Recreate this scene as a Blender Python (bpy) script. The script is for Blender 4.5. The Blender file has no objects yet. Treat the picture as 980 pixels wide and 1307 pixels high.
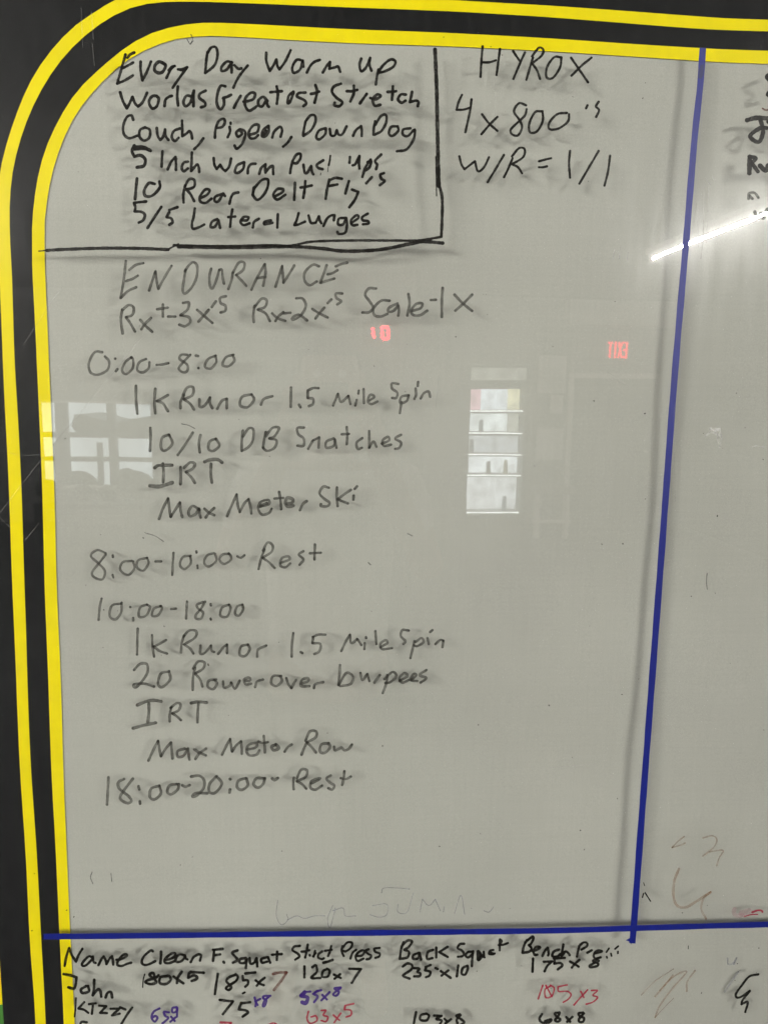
import bpy, bmesh, math, random
from mathutils import Vector, Matrix, Euler
R = math.radians
random.seed(7)
scene = bpy.context.scene
COL = scene.collection

# ------------------------------------------------------------------ camera
CAM = Vector((0.0, -0.80, 1.80))
cd = bpy.data.cameras.new('camera')
cd.sensor_fit = 'VERTICAL'; cd.sensor_height = 36.0
FPX = 1010.0
cd.lens = FPX / 1307.0 * 36.0
cd.clip_start = 0.02; cd.clip_end = 100
cam = bpy.data.objects.new('camera', cd)
COL.objects.link(cam)
cam.location = CAM
CROT = (Matrix.Rotation(R(-4.0), 4, 'Z') @ Matrix.Rotation(R(90 - 8.9), 4, 'X') @ Matrix.Rotation(R(0.75), 4, 'Z'))
cam.matrix_world = Matrix.Translation(CAM) @ CROT
scene.camera = cam

# ------------------------------------------------------------------ render / exposure
scene.render.engine = 'CYCLES'
scene.view_settings.view_transform = 'Standard'
scene.view_settings.look = 'None'
scene.view_settings.exposure = 0.0
scene.view_settings.gamma = 1.0
scene.view_settings.use_curve_mapping = False
scene.cycles.max_bounces = 5
scene.cycles.diffuse_bounces = 2
scene.cycles.glossy_bounces = 3
scene.cycles.transmission_bounces = 4
scene.cycles.transparent_max_bounces = 24
scene.cycles.sample_clamp_indirect = 4.0
scene.cycles.use_denoising = True
scene.cycles.adaptive_threshold = 0.004
scene.cycles.adaptive_min_samples = 96
w = bpy.data.worlds.new('World'); scene.world = w
w.use_nodes = True
w.node_tree.nodes['Background'].inputs[0].default_value = (0.93, 0.97, 1.0, 1)
w.node_tree.nodes['Background'].inputs[1].default_value = 0.5   # overcast day outside the far window
w.cycles.sampling_method = 'NONE'

# ------------------------------------------------------------------ pixel rays (photo pixels 980 x 1307)
def ray(px, py):
    d = Vector(((px - 490.0) / FPX, -(py - 653.5) / FPX, -1.0))
    return (CROT.to_3x3() @ d).normalized()
def on_board(px, py, y=0.0):
    d = ray(px, py); t = (y - CAM.y) / d.y
    return CAM + d * t
def in_room(px, py, depth):
    """point of the room behind the camera whose mirror image in the board's front shows at px,py; depth = distance from board"""
    d = ray(px, py); t = (depth - CAM.y) / d.y
    p = CAM + d * t
    return Vector((p.x, -p.y, p.z))
MMPX = 0.0008   # metres per photo pixel on the board

# ------------------------------------------------------------------ helpers
def tag(o, label=None, cat=None, group=None, kind=None):
    if label: o['label'] = label
    if cat: o['category'] = cat
    if group: o['group'] = group
    if kind: o['kind'] = kind
    return o
def empty(name, loc=(0, 0, 0), rz=0):
    o = bpy.data.objects.new(name, None); COL.objects.link(o)
    o.location = loc; o.rotation_euler = (0, 0, rz); o.empty_display_size = 0.1
    return o
def mesh_obj(name, verts, faces, m, parent=None, smooth=False, attrs=None):
    me = bpy.data.meshes.new(name)
    me.from_pydata([tuple(v) for v in verts], [], faces)
    if attrs:
        for k, vals in attrs.items():
            a = me.attributes.new(k, 'FLOAT', 'POINT'); a.data.foreach_set('value', vals)
    me.update()
    if smooth: me.polygons.foreach_set('use_smooth', [True] * len(me.polygons))
    me.materials.append(m)
    o = bpy.data.objects.new(name, me); COL.objects.link(o)
    if parent:
        o.parent = parent
        pl = parent.location if parent.parent is None else parent.parent.location + parent.location
        for v in me.vertices: v.co -= pl
    return o
def bm_obj(name, bm, m, parent=None, smooth=False):
    me = bpy.data.meshes.new(name); bm.normal_update(); bm.to_mesh(me); bm.free()
    if smooth: me.polygons.foreach_set('use_smooth', [True] * len(me.polygons))
    me.materials.append(m)
    o = bpy.data.objects.new(name, me); COL.objects.link(o)
    if parent:
        o.parent = parent
        pl = parent.location if parent.parent is None else parent.parent.location + parent.location
        for v in me.vertices: v.co -= pl
    return o
def box_bm(bm, x0, x1, y0, y1, z0, z1, bevel=0.0):
    tmp = bmesh.new()
    vs = [tmp.verts.new(p) for p in ((x0,y0,z0),(x1,y0,z0),(x1,y1,z0),(x0,y1,z0),(x0,y0,z1),(x1,y0,z1),(x1,y1,z1),(x0,y1,z1))]
    for f in ((0,3,2,1),(4,5,6,7),(0,1,5,4),(1,2,6,5),(2,3,7,6),(3,0,4,7)): tmp.faces.new([vs[i] for i in f])
    if bevel > 0: bmesh.ops.bevel(tmp, geom=tmp.edges[:], offset=bevel, segments=2, affect='EDGES')
    me = bpy.data.meshes.new('tmp'); tmp.to_mesh(me); tmp.free(); bm.from_mesh(me); bpy.data.meshes.remove(me)
def box(name, x0, x1, y0, y1, z0, z1, m, parent=None, bevel=0.0):
    bm = bmesh.new(); box_bm(bm, min(x0,x1), max(x0,x1), min(y0,y1), max(y0,y1), min(z0,z1), max(z0,z1), bevel)
    return bm_obj(name, bm, m, parent)
def cyl(name, p, q, r, m, parent=None, seg=16, r2=None):
    p = Vector(p); q = Vector(q); bm = bmesh.new()
    d = (q - p); L = d.length
    bmesh.ops.create_cone(bm, cap_ends=True, segments=seg, radius1=r, radius2=r if r2 is None else r2, depth=L)
    rot = d.to_track_quat('Z', 'Y').to_matrix().to_4x4()
    bmesh.ops.transform(bm, matrix=Matrix.Translation((p + q) / 2) @ rot, verts=bm.verts)
    return bm_obj(name, bm, m, parent, smooth=False)

# ------------------------------------------------------------------ materials
def mat(name):
    m = bpy.data.materials.new(name); m.use_nodes = True
    nt = m.node_tree; nt.nodes.clear()
    out = nt.nodes.new('ShaderNodeOutputMaterial')
    return m, nt, out
def N(nt, typ, **kw):
    n = nt.nodes.new(typ)
    for k, v in kw.items():
        if k.startswith('i_'):
            n.inputs[k[2:].replace('_', ' ')].default_value = v
        else: setattr(n, k, v)
    return n
def principled(name, col, rough=0.5, noise=0.0, scale=20.0, bump=0.0, bscale=200.0, metal=0.0, stretch=(1,1,1), coat=0.0):
    m, nt, out = mat(name)
    b = N(nt, 'ShaderNodeBsdfPrincipled')
    b.inputs['Roughness'].default_value = rough; b.inputs['Metallic'].default_value = metal
    b.inputs['Base Color'].default_value = (*col, 1); b.inputs['Coat Weight'].default_value = coat
    nt.links.new(b.outputs[0], out.inputs[0])
    tc = N(nt, 'ShaderNodeTexCoord')
    mp = N(nt, 'ShaderNodeMapping'); mp.inputs['Scale'].default_value = stretch
    nt.links.new(tc.outputs['Object'], mp.inputs[0])
    if noise > 0:
        t = N(nt, 'ShaderNodeTexNoise'); t.inputs['Scale'].default_value = scale; t.inputs['Detail'].default_value = 6
        nt.links.new(mp.outputs[0], t.inputs[0])
        r = N(nt, 'ShaderNodeMapRange'); r.inputs[1].default_value = .3; r.inputs[2].default_value = .7
        r.inputs[3].default_value = 1 - noise; r.inputs[4].default_value = 1 + noise
        nt.links.new(t.outputs[0], r.inputs[0])
        mx = N(nt, 'ShaderNodeVectorMath', operation='SCALE'); mx.inputs[0].default_value = col
        nt.links.new(r.outputs[0], mx.inputs['Scale']); nt.links.new(mx.outputs[0], b.inputs['Base Color'])
    if bump > 0:
        t2 = N(nt, 'ShaderNodeTexNoise'); t2.inputs['Scale'].default_value = bscale; t2.inputs['Detail'].default_value = 4
        nt.links.new(mp.outputs[0], t2.inputs[0])
        bp = N(nt, 'ShaderNodeBump'); bp.inputs['Strength'].default_value = bump; bp.inputs['Distance'].default_value = 0.001
        nt.links.new(t2.outputs[0], bp.inputs['Height']); nt.links.new(bp.outputs[0], b.inputs['Normal'])
    return m
def emit(name, col, s, noise=0.0, scale=3.0):
    m, nt, out = mat(name)
    e = N(nt, 'ShaderNodeEmission'); e.inputs[0].default_value = (*col, 1); e.inputs[1].default_value = s
    if noise:
        tc = N(nt, 'ShaderNodeTexCoord'); t = N(nt, 'ShaderNodeTexNoise'); t.inputs['Scale'].default_value = scale; t.inputs['Detail'].default_value = 5
        nt.links.new(tc.outputs['Object'], t.inputs[0])
        r = N(nt, 'ShaderNodeMapRange'); r.inputs[1].default_value = .35; r.inputs[2].default_value = .65
        r.inputs[3].default_value = s * (1 - noise); r.inputs[4].default_value = s
        nt.links.new(t.outputs[0], r.inputs[0]); nt.links.new(r.outputs[0], e.inputs[1])
    nt.links.new(e.outputs[0], out.inputs[0])
    return m
# ------------------------------------------------------------------ handwriting: pen paths traced stroke by stroke
FR = {'A':(140,60,7.538),'B':(250,60,7.538),'C':(370,60,5.765),'D':(140,140,7.538),'E':(260,140,7.538),'F':(380,140,6.125),
'G':(160,220,6.125),'H':(300,220,4.9),'I':(560,40,3.92),'J':(140,320,6.125),'K':(290,320,6.125),'L':(450,350,5.765),
'M':(100,440,4.667),'N':(300,480,3.769),'O':(170,540,5.765),'P':(300,600,5.765),'Q':(100,680,3.0625),'R':(100,750,3.92),
'S':(340,780,3.92),'U':(120,880,4.9),'V':(300,920,5.444),'W':(60,1190,4.4545),'X':(260,1190,4.261),'Y':(480,1190,5.158),
'Z':(640,1180,5.158),'a':(810,1050,5.088),'b':(330,1120,3.0625),'c':(920,60,5.033),'p':(0,0,1.0),'d':(75,1200,9.8),'e':(170,1200,9.8),'f':(365,1195,7.538),'g':(580,1190,8.909),'h':(660,1190,6.125),'i':(80,1260,5.444),'j':(265,1230,8.909)}
# word | ink | pen width (photo px) | strokes; "X:" switches frame, "!" is a sharp corner, "wN" sets width
TEXT = '''
Every|black|3.7|A:155,72 130,160 75,352;175,102 200,72 240,52;118,208 165,185 228,150;75,352 150,320 225,275;300,140 300,220 318,322! 355,250 400,140;w4.4;530,165 480,142 440,175 435,225 475,250 515,235 540,180 510,150;w3.7;570,225 600,192 628,183;615,188 590,215 548,298;660,215 705,212 748,195! 700,260 650,330 608,392;660,215 690,222 720,215
Day|black|3.7|B:112,50 100,150 92,250;112,60 150,5 195,5 210,70 190,160 140,215 92,250;350,150 300,140 250,190 250,230 300,215 345,145! 345,245;372,175 410,210 440,205;500,178 440,250 395,320 362,392
Warm|black|3.7|B:678,55 680,140 712,230! 745,180 775,120! 785,180 805,215! 860,140 912,32;C:95,100 50,95 18,150 30,190 75,165 95,100! 100,145;125,188 150,140 180,110 220,95;242,188 270,140 295,110! 290,160! 330,150 355,145 370,182
Up|black|3.7|C:525,85 512,130 525,178 560,150 590,80! 585,130 600,175;652,165 640,220 632,275;652,180 690,130 740,92 775,105 760,145 700,178 655,190
Worlds|black|3.9|A:103,435 130,520 168,590! 195,540 222,480! 245,540 275,572! 320,530 362,440;455,470 410,475 380,530 410,590 455,570 475,500 450,470;530,568 538,510 570,480 600,470;658,380 652,470 660,562;812,420 808,480 808,570;790,475 740,470 712,530 735,570 780,530 805,440;925,420 870,450 865,490 915,530 920,565 880,580
Greatest|black|3.9|B:285,378 240,375 210,450 203,540 235,600 270,560 272,500! 260,490 300,480 340,460;432,470 395,530 368,585;460,525 500,520 555,500 570,450 530,440 480,490 475,560 510,612 560,590 583,572;690,520 650,480 605,510 605,560 640,570 680,510! 690,560 703,575;778,380 790,450 780,545;718,435 770,430 828,425;940,430 895,470 885,540 910,520 940,440;C:115,335 65,340 55,365 105,390 120,415 100,435;188,280 200,330 182,410;155,345 190,338 215,328
Stretch|black|3.9|C:375,270 325,290 310,330 345,375 385,405 365,435 330,430 330,410;470,285 470,340 445,400;418,325 460,325 495,315;565,345 540,380 515,415;592,375 630,385 668,360 640,350 610,390 625,432 665,425;757,290 755,340 750,388;718,330 755,330 780,325;852,350 815,350 795,385 820,410 850,395;898,330 890,370 882,405! 925,395 945,405 940,435
Couch|black|3.7|D:230,98 210,55 165,75 133,160 140,235 190,275 268,250;345,170 295,195 290,260 335,298 385,265 388,195 340,170;455,175 465,250 488,292! 515,260 535,190! 540,250 568,292;680,180 620,205 600,265 630,302 665,270;698,105 700,180 700,255! 740,230 770,205 790,240 795,278;903,275 860,335 815,380
Pigeon|black|3.7|E:125,155 112,210 110,270;125,155 150,105 195,88 205,125 180,165 140,175;250,165 255,210 232,265;260,125 260,135;345,190 315,220 330,260 370,230 345,190 395,205 400,250 370,330 320,375 298,345;450,240 515,215 530,150 480,150 435,215 445,270 490,275 525,245;625,155 575,195 560,250 590,258 625,215 625,155;600,200 585,240;660,268 680,210 735,165 755,200 740,260;845,262 810,315 765,355
Down|black|3.6|F:62,90 50,150 42,200;62,90 100,45 135,48 138,95 105,160 45,205;215,145 165,165 145,215 170,232 215,190 220,145;250,150 260,200 290,200 305,160! 320,195 350,190 382,130;432,205 455,160 495,128! 500,165 500,205
Dog|black|3.6|F:605,90 595,140 592,195;605,120 650,50 690,42 690,100 655,165 600,195;780,130 730,135 712,185 740,205 785,165 780,130;880,145 825,155 822,195 860,205 905,160! 915,160 905,230 850,310 775,325
5|black|4.4|D:240,345 218,400 240,450! 300,440 345,480 330,540 265,555;235,360 320,358 395,395;240,378 320,375 385,385
Inch|black|3.7|D:510,400 505,470 502,548;560,575 595,500 635,455! 640,520 640,580;755,500 715,510 695,560 715,592 755,565;793,412 790,480 785,590! 820,550 845,525 860,560 863,600
Worm|black|3.7|E:97,465 105,530 128,570! 160,530! 185,570 210,590! 245,550 265,470;390,505 325,535 302,595 330,608 380,570 392,510;425,612 430,560 455,525 500,520;535,618 555,560 595,525! 592,575 595,605! 630,560 665,540 668,580 670,620
Push|black|3.7|E:855,500 840,560 832,610;855,495 890,435 930,425 930,470 895,515 855,510;F:45,430 55,490 75,492 105,440! 110,480 122,505;200,395 150,430 160,455 195,465;w2.6;255,360 250,400 242,435;w1;242,435 238,455 235,485;180,495 178,512
Ups|black|3.7|F:408,370 404,415;430,435 450,425 482,362! 478,415 482,460;570,390 530,450 505,525;545,410 575,400 560,450 530,475;652,350 605,400 620,430 612,465
10|black|4.0|G:93,48 85,130 78,210;230,90 185,85 150,140 160,185 215,180 270,120 268,72
Rear|black|3.7|G:470,100 455,170 457,235;465,115 500,55 540,60 540,110 500,130 475,130! 510,170 540,225;590,200 640,175 660,140 625,135 585,190 590,230 630,238 675,205;755,170 705,190 700,225 730,225 765,165! 780,185;815,245 830,190 850,165 885,157
Delt|black|3.7|H:125,90 112,130 120,155;120,100 165,50 205,45 205,90 180,140 140,172 110,140;118,95 112,145;250,150 295,125 300,105 265,105 240,140 265,170 315,140;375,65 373,120 370,172;440,55 435,110 427,160;410,95 445,90 480,82
Fly's|black|3.8|H:590,45 575,110 567,165;590,50 625,35 668,40;590,85 640,75;712,55 700,95 690,132;732,108 770,122! 750,170 715,218;855,30 820,68;930,5 908,15 915,40 935,55 905,80
5/5|black|3.8|G:70,240 80,275 75,305! 130,310 155,335 140,375 108,392;70,238 120,232 165,228;283,270 230,350 175,435;345,310 325,350! 360,360 370,390 345,410;345,295 380,282 410,272
Lateral|black|3.6|G:545,282 535,350 522,400 530,440 575,430 618,408;720,365 680,385 668,425 700,425 730,375! 735,400 742,435;838,290 828,350 820,425;805,350 860,345;H:45,300 75,300 85,280 55,280 35,310 55,330 92,318;112,345 120,310 150,290;225,300 185,310 185,325 215,320 235,315;268,262 265,345
Lunges|black|3.6|H:398,255 385,300 372,330! 400,325 438,308;460,270 475,315 505,315! 525,275! 530,300 540,318;553,335 575,290 600,270 622,268! 618,300;690,285 650,290 645,325 675,325 695,285! 700,320 690,375 650,385 640,372;725,318 770,285 760,268 725,300 735,330 765,328;830,258 795,280 800,300 830,305 835,320 800,325
HYROX|black|3.2|I:218,75 212,150 208,228;305,88 297,150 288,218;215,155 250,155 285,145;370,98 388,125 405,150;430,105 405,160 372,238;470,130 455,180 437,242;465,125 500,82 522,95 510,125 465,160! 490,195 505,238;610,130 575,130 540,180 538,230 570,232 605,180 612,130;660,132 700,190 745,255;762,132 715,170 662,222
4x800's|black|3.2|I:115,318 98,355 88,392! 120,392 158,382;163,340 155,400 132,505;215,415 250,460 292,498;292,428 255,465 212,515;435,370 400,360 375,400 400,440 415,480 395,520 365,515 360,490 400,450 430,420 438,390;515,400 480,405 452,460 455,505 490,500 518,450 518,400;640,408 590,415 550,460 555,490 600,485 645,450 650,415;742,370 735,385;798,352 785,375 800,395 785,428
W/R=1/1|black|3.1|I:102,625 112,665 128,690! 160,665 180,650! 195,700 225,680 250,630;325,618 285,685 243,755;368,635 345,690 325,730;365,625 400,585 428,590 420,630 365,665! 395,680 415,710;500,650 530,642 560,635;500,680 520,680 540,675;655,598 650,660 655,732;798,598 750,680 702,762;855,622 845,700 827,772
ENDURANCE|grey|3.4|J:128,80 115,210 88,370;155,150 205,112 265,97;130,238 180,220 222,195;88,370 145,315 210,285;310,312 335,235 360,162! 368,230 382,298! 430,210 485,118;595,150 582,230 572,305 590,335 640,290 680,210 685,120 655,90 620,115 590,160;795,140 782,200 785,270 805,295 835,230 858,150! 878,150 885,210 895,258;K:45,170 35,230 10,300;45,175 90,95 135,95 125,150 70,190! 110,230 150,275;190,305 235,210 295,105! 300,180 282,275;235,215 300,205;378,282 405,200 430,120! 435,190 440,250! 480,190 525,115;718,122 670,110 610,165 605,230 645,270 700,240;778,112 755,180 728,250;785,185 825,175 862,152;730,250 780,235 838,218;848,122 890,105 938,93
Rx+-3x's|grey|3.5|J:100,460 90,540 103,648;100,465 150,425 190,445 180,500 130,520! 165,570 200,632;240,540 280,585 335,635;325,525 280,570 250,615;418,420 418,515;373,458 455,445;458,515 515,515;575,408 620,405 610,460 555,505! 620,520 630,560 590,590 545,578;685,462 740,510 805,565;775,462 735,510 695,555;832,395 800,440;910,355 865,370 870,410 905,430 905,470 868,483
Rx-2x's|grey|3.4|K:215,430 205,500 208,558;215,440 270,375 310,390 295,440 240,460! 300,490 335,550;352,490 400,530 455,548;440,480 400,515 378,550;440,490 495,485;540,372 590,375 615,430 580,500 520,540 510,525 560,500 625,545;665,455 720,490 785,522;760,445 720,490 690,530;815,380 785,410;900,335 850,335 855,370 890,395 860,420
Scale-1x|grey|3.5|L:172,105 120,105 92,150 125,200 150,245 120,280 72,282;272,195 210,195 155,250 160,300 205,312 255,292;330,215 270,245 262,275 300,270 335,230! 340,270 335,305;410,145 418,220 402,305;435,270 500,250 510,215 465,220 430,270 450,302 500,300 548,268;575,190 612,188;662,100 655,200 655,315;748,150 810,215 878,270;878,150 820,210 755,268
0:00-8:00|grey|3.3|M:145,45 100,45 65,110 75,165 120,178 175,150 185,100 160,70;220,82 222,83;235,145 225,158;320,75 285,100 262,150 285,175 325,140 328,90 315,75;405,85 365,105 352,150 385,165 420,140 425,105;468,120 500,118 538,110;650,60 615,60 605,85 650,120 650,155 625,165 600,140 630,100 668,60;700,65 715,68;715,138 717,140;820,65 775,85 755,130 790,142 822,105 818,65;925,60 880,75 860,120 895,128 930,95 920,62
1k|grey|3.6|M:345,245 345,330 353,410;460,262 455,340 460,408;535,300 500,320 470,335! 505,350 535,395
Run|grey|3.6|M:630,300 610,340 610,378;625,300 650,255 685,255 680,300 630,325! 665,350 690,385;722,325 725,370 755,360 785,315! 785,350 800,378;828,382 855,335 885,322! 885,345 885,378
or|grey|3.5|N:80,88 35,100 25,140 60,150 92,115 80,88;125,138 140,110 180,97
1.5|grey|3.5|N:270,55 268,148;308,138 315,150;350,75 350,105! 375,110 375,135 355,145;350,70 375,58 402,58
Mile|grey|3.2|N:472,142 495,85! 510,125 545,95! 555,135;595,70 593,85;585,115 578,142;618,62 620,130;645,118 670,100 650,90 638,120 655,135 685,122
Spin|grey|3.3|N:785,38 755,35 755,60 780,80 775,105 755,105;835,92 800,100 795,130 825,120 835,92;800,125 792,178;868,60 870,90 862,110;880,28 878,48;892,108 908,82 930,75 938,100
10/10|grey|3.5|O:128,35 130,120 125,205;265,85 215,110 208,185 240,202 290,150 265,85;440,70 390,150 330,235;497,88 485,150 492,215;610,115 565,135 555,190 590,205 635,165 610,115
DB|grey|3.4|O:808,55 800,130 800,205;808,100 850,40 885,50 880,130 845,180 800,205;N:148,270 140,310 135,345;148,290 180,250 212,250 190,290 165,300! 200,310 190,345 155,360 135,345
Snatches|grey|3.3|N:332,248 300,250 305,280 330,300 330,335 300,335;352,350 375,310! 405,295! 402,345;475,300 440,315 440,345 475,335 480,305! 488,345;537,245 540,290 537,328;513,280 548,278;612,298 585,320 590,350 610,345;645,265 645,345! 665,315 680,340;705,325 740,310 735,292 710,310 715,335 750,330;798,282 770,300 798,320 790,345 770,350
IRT|grey|3.8|O:220,298 225,360 222,435;w4.2;160,330 190,312 288,310;w4.8;125,462 200,465 290,438;w3.7;350,325 352,390 350,450;375,330 420,290 455,300 440,335 390,360! 430,400 455,440;w4.5;528,285 560,272 620,268 655,290;w3.7;575,300 572,370 580,438
Max|grey|3.6|O:192,705 220,630 258,555! 268,630 278,690! 310,640 345,585! 350,640 362,690;490,640 440,610 410,650 420,685 460,670 485,630! 490,665 498,695;525,630 560,660 598,678;598,625 560,660 535,695
Meter|grey|3.4|O:692,685 720,620 762,525! 770,600 785,655! 820,590 850,560! 865,620 870,665;P:185,270 250,250 245,220 190,235 172,285 200,328 250,315 270,285;w4.4;190,262 235,245;w3.4;325,160 335,220 340,288;290,210 355,205;w4.2;380,250 420,240 425,215 385,205 370,245 390,268 430,262;w3.6;528,228 500,250 478,295
Ski|grey|3.5|P:690,130 650,122 622,170 655,210 695,240 680,265 635,265 632,250;750,128 748,200 755,265;852,145 800,180 755,215! 790,230 830,245;872,188 870,218;897,120 880,138
8:00-10:00-|grey|3.1|Q:108,80 75,68 50,90 80,120 105,150 95,182 65,175 55,155 85,115 108,85;135,88 136,95;135,165 137,175;210,110 175,115 165,145 195,165 220,140 215,112;270,98 235,108 230,135 255,148 275,120 270,98;302,112 325,112;373,78 370,120 368,165;440,90 410,95 398,125 415,142 440,120 438,92;462,72 463,78;466,128 467,138;530,80 505,88 492,115 510,132 540,110 535,82;590,82 565,85 552,105 570,122 595,108 597,92 588,80;622,92 635,98 650,88
Rest|grey|3.2|Q:728,65 715,100 705,142;722,70 740,38 760,50 755,75 720,98! 745,115 768,138;790,118 825,105 820,92 795,100 790,128 810,135 828,120;880,72 862,85 880,105 865,125;925,45 923,105;905,80 948,78
10:00-18:00|grey|3.2|R:118,55 108,100 103,162;w1.6;128,110 129,112;w3.2;215,80 170,90 158,140 185,160 215,125 218,75;260,97 262,98;275,152 276,165;345,85 310,100 305,145 340,140 360,100 345,85;415,92 380,105 370,140 400,138 420,105 412,92;465,107 490,105;545,70 540,155;625,72 595,85 600,105 625,125 615,155 590,155 590,135 615,105 635,70;662,82 665,90;662,155 664,160;755,85 720,100 712,140 745,145 762,105 755,85;822,85 795,95 785,130 805,140 825,110 822,85
1k|grey|3.3|R:298,205 295,335;370,238 372,290 380,345;440,262 405,282 378,295! 410,318 445,330
Run|grey|3.3|R:530,240 518,280 515,325;528,245 555,215 590,218 585,250 530,285! 560,305 577,330;612,290 612,330 635,325 665,290! 668,315 680,322;700,332 725,300 745,285! 745,328
or|grey|3.3|R:850,285 815,295 808,335 835,342 858,310 850,285;895,345 900,310 940,290
1.5|grey|3.3|S:135,110 128,170 127,228;172,205 180,210;235,130 230,160! 270,165 265,200 240,215;232,130 260,118 295,118
Mile|grey|3.2|S:375,200 398,150 418,118! 425,160 455,140! 475,170;498,130 500,135;492,160 490,190;545,100 550,165;570,180 605,160 595,145 570,165 580,190 628,185
Spin|grey|3.2|S:712,97 680,95 672,125 695,150 685,165;740,150 720,235;745,155 775,135 785,155 755,175 738,172;805,135 812,165;830,95 818,105;845,165 868,145 885,148! 880,180
20|grey|3.5|R:280,412 310,382 345,385 345,430 310,480 285,500 280,485 330,480 380,495;455,420 415,430 400,480 420,498 460,460 455,418
Rower|grey|3.3|R:585,400 575,450 573,512;575,405 600,370 632,375 625,405 585,430! 610,460 622,495;w1.6;650,382 652,390;w3.3;690,460 655,465 648,495 675,508 695,480 680,460;725,470 730,500 760,490 765,475! 785,505 808,465;835,465 860,465 855,450 830,460 840,485 865,480;885,498 895,470 925,460
over|grey|3.4|S:75,325 35,325 25,360 50,375 78,350 70,325;100,335 110,365 125,385! 148,345;170,365 210,350 205,335 178,345 175,375 215,375;238,385 245,365 285,355
burpees|grey|3.3|S:368,270 365,320 360,370;362,370 400,310 435,330 420,365 370,375;470,310 480,345 505,315! 515,350;568,320 545,350 540,358;605,320 600,360 582,410;590,340 630,305 650,325 620,355 595,360;665,350 705,325 690,310 665,335 680,358 712,345;725,345 750,320 735,315 722,345 755,350;800,295 765,320 800,335 770,358
IRT|grey|3.7|U:w4.2;272,98 330,75 375,68 422,75;w3.9;345,88 345,140 338,205;245,243 310,225 388,208;w3.4;485,110 475,160 475,200;480,115 520,85 542,95 530,130 490,150! 515,165 545,192;w4;608,85 650,78 705,82;w3.5;655,85 650,140 648,205
Max|grey|3.5|U:342,445 370,385 402,322! 410,370 420,418! 450,370 483,332! 488,385 492,432;570,370 525,385 525,420 560,415 588,370! 592,405 598,438;628,375 660,395 700,412;702,370 660,400 635,435
Meter|grey|3.4|U:802,408 830,350 852,310! 858,350 865,388! 890,350 920,325! 925,370 925,402;V:85,200 145,185 150,155 100,165 80,205 100,240 150,235 170,205;200,105 205,160 208,220;162,145 195,155 228,148;w4;285,165 255,180 270,205 305,190 285,165;w3.4;395,165 370,180 345,215
Row|grey|3.5|V:500,150 480,190 462,235;490,140 520,75 565,75 560,115 500,150! 530,180 562,220;650,155 600,165 592,215 625,222 660,185 650,155;688,180 695,205 730,190 740,185 760,205 790,195 812,165
18:00-20:00-|grey|3.6|U:92,550 88,640 83,720;190,560 155,580 160,620 220,670 235,700 205,710 165,680 190,630 245,558;280,605 285,625;288,700 290,715;410,602 360,620 350,670 380,688 420,650 410,602;520,592 475,600 460,640 485,655 525,625 532,592;553,600 575,608 600,598;608,545 660,540 690,570 685,620 640,665 615,668 640,648 710,650;765,545 725,590 722,640 760,645 800,590 770,545;850,560 854,562;852,625 848,645;950,555 905,570 895,610 925,628 962,600 955,558;V:205,400 150,400 130,440 160,465 195,440 208,400;258,400 275,412 298,397
Rest|grey|3.4|V:410,395 405,430 408,475;430,400 460,340 500,345 490,390 430,420! 465,440 495,472;530,435 590,405 585,400 530,420 525,465 560,478 605,450;665,380 635,400 660,430 690,450 675,478 648,468;760,350 755,400 745,445;735,398 770,405 805,388
Name|black|3.4|d:78,320 100,200 135,98! 165,180 220,268! 255,180 300,108;425,215 375,205 300,285 305,322 350,310 420,240 430,205! 440,270 465,285;500,312 540,235 565,205! 590,250 600,300! 640,230 670,200! 680,250 685,305;725,245 780,240 850,200 845,175 800,190 745,260 740,310 790,322 860,295 910,282
Clean|black|3.4|e:250,140 220,130 140,200 110,265 130,305 190,305 280,262;w3.9;352,145 350,210 342,290;w3.5;405,250 480,230 530,190 515,160 460,180 400,240 400,280 450,288 520,262;650,190 580,180 535,235 545,270 600,265 645,220 650,190! 660,230 680,240;722,275 760,210 820,175! 850,190 838,255
F.Squat|black|3.6|X:58,95 52,155;52,95 105,90;55,125 90,120;108,160 112,165;185,98 155,110 170,130 185,150 160,165;230,140 200,145 198,165 225,165 235,140 230,195;250,140 255,170 275,165 288,140! 292,185;345,135 315,145 318,165 345,160;350,135 362,165;400,105 398,150;372,122 425,118
Strict|black|3.3|f:135,92 80,100 65,135 110,165 130,195 90,225;210,80 200,140 185,205;150,148 185,145 225,135;w3.2;228,180 229,186;280,140 275,165 268,195;262,195 285,160;350,145 315,170 310,205 345,220 365,212;435,95 425,140 405,190;375,140 440,130;w3.8;360,255 400,245 448,228
Press|black|3.2|f:545,95 535,140 555,190;545,110 590,60 635,65 625,110 575,145 550,140;620,215 640,160 675,130;680,190 730,185 755,150 735,135 690,160 670,200 690,238 745,215;795,125 765,140 790,170 820,185 805,215 775,222;900,112 850,120 860,150 900,165 895,195 860,208
Back|black|3.4|Y:180,65 165,110 155,175;170,90 205,55 235,60 215,95 185,115! 215,130 205,165 155,175;280,135 245,150 245,175 275,170 285,135! 295,180;375,115 340,130 335,175 370,170;395,100 395,165;470,95 415,130! 470,162
Squat|black|3.3|g:110,130 60,135 35,180 80,205 105,245 85,272 38,278;200,220 150,225 125,265 155,285 200,250 210,215! 200,300 195,385;w5;268,220 272,310! 320,265;w3;285,225 310,265 340,285;330,220 335,280;440,200 400,210 390,245 430,250 455,240;400,225 450,245;515,80 535,100 510,140;512,90 512,205;500,145 555,140 605,122
Bench|black|3.5|h:75,60 50,110 40,160;60,80 115,35 125,50 105,90 90,100! 110,125 95,150 45,160;120,150 165,130 175,115 145,115 125,145 135,175 155,175;195,185 215,145 235,120! 245,160 240,180;325,135 285,150 272,185 310,190 335,170;358,95 345,185! 375,150 395,160 408,178
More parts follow.
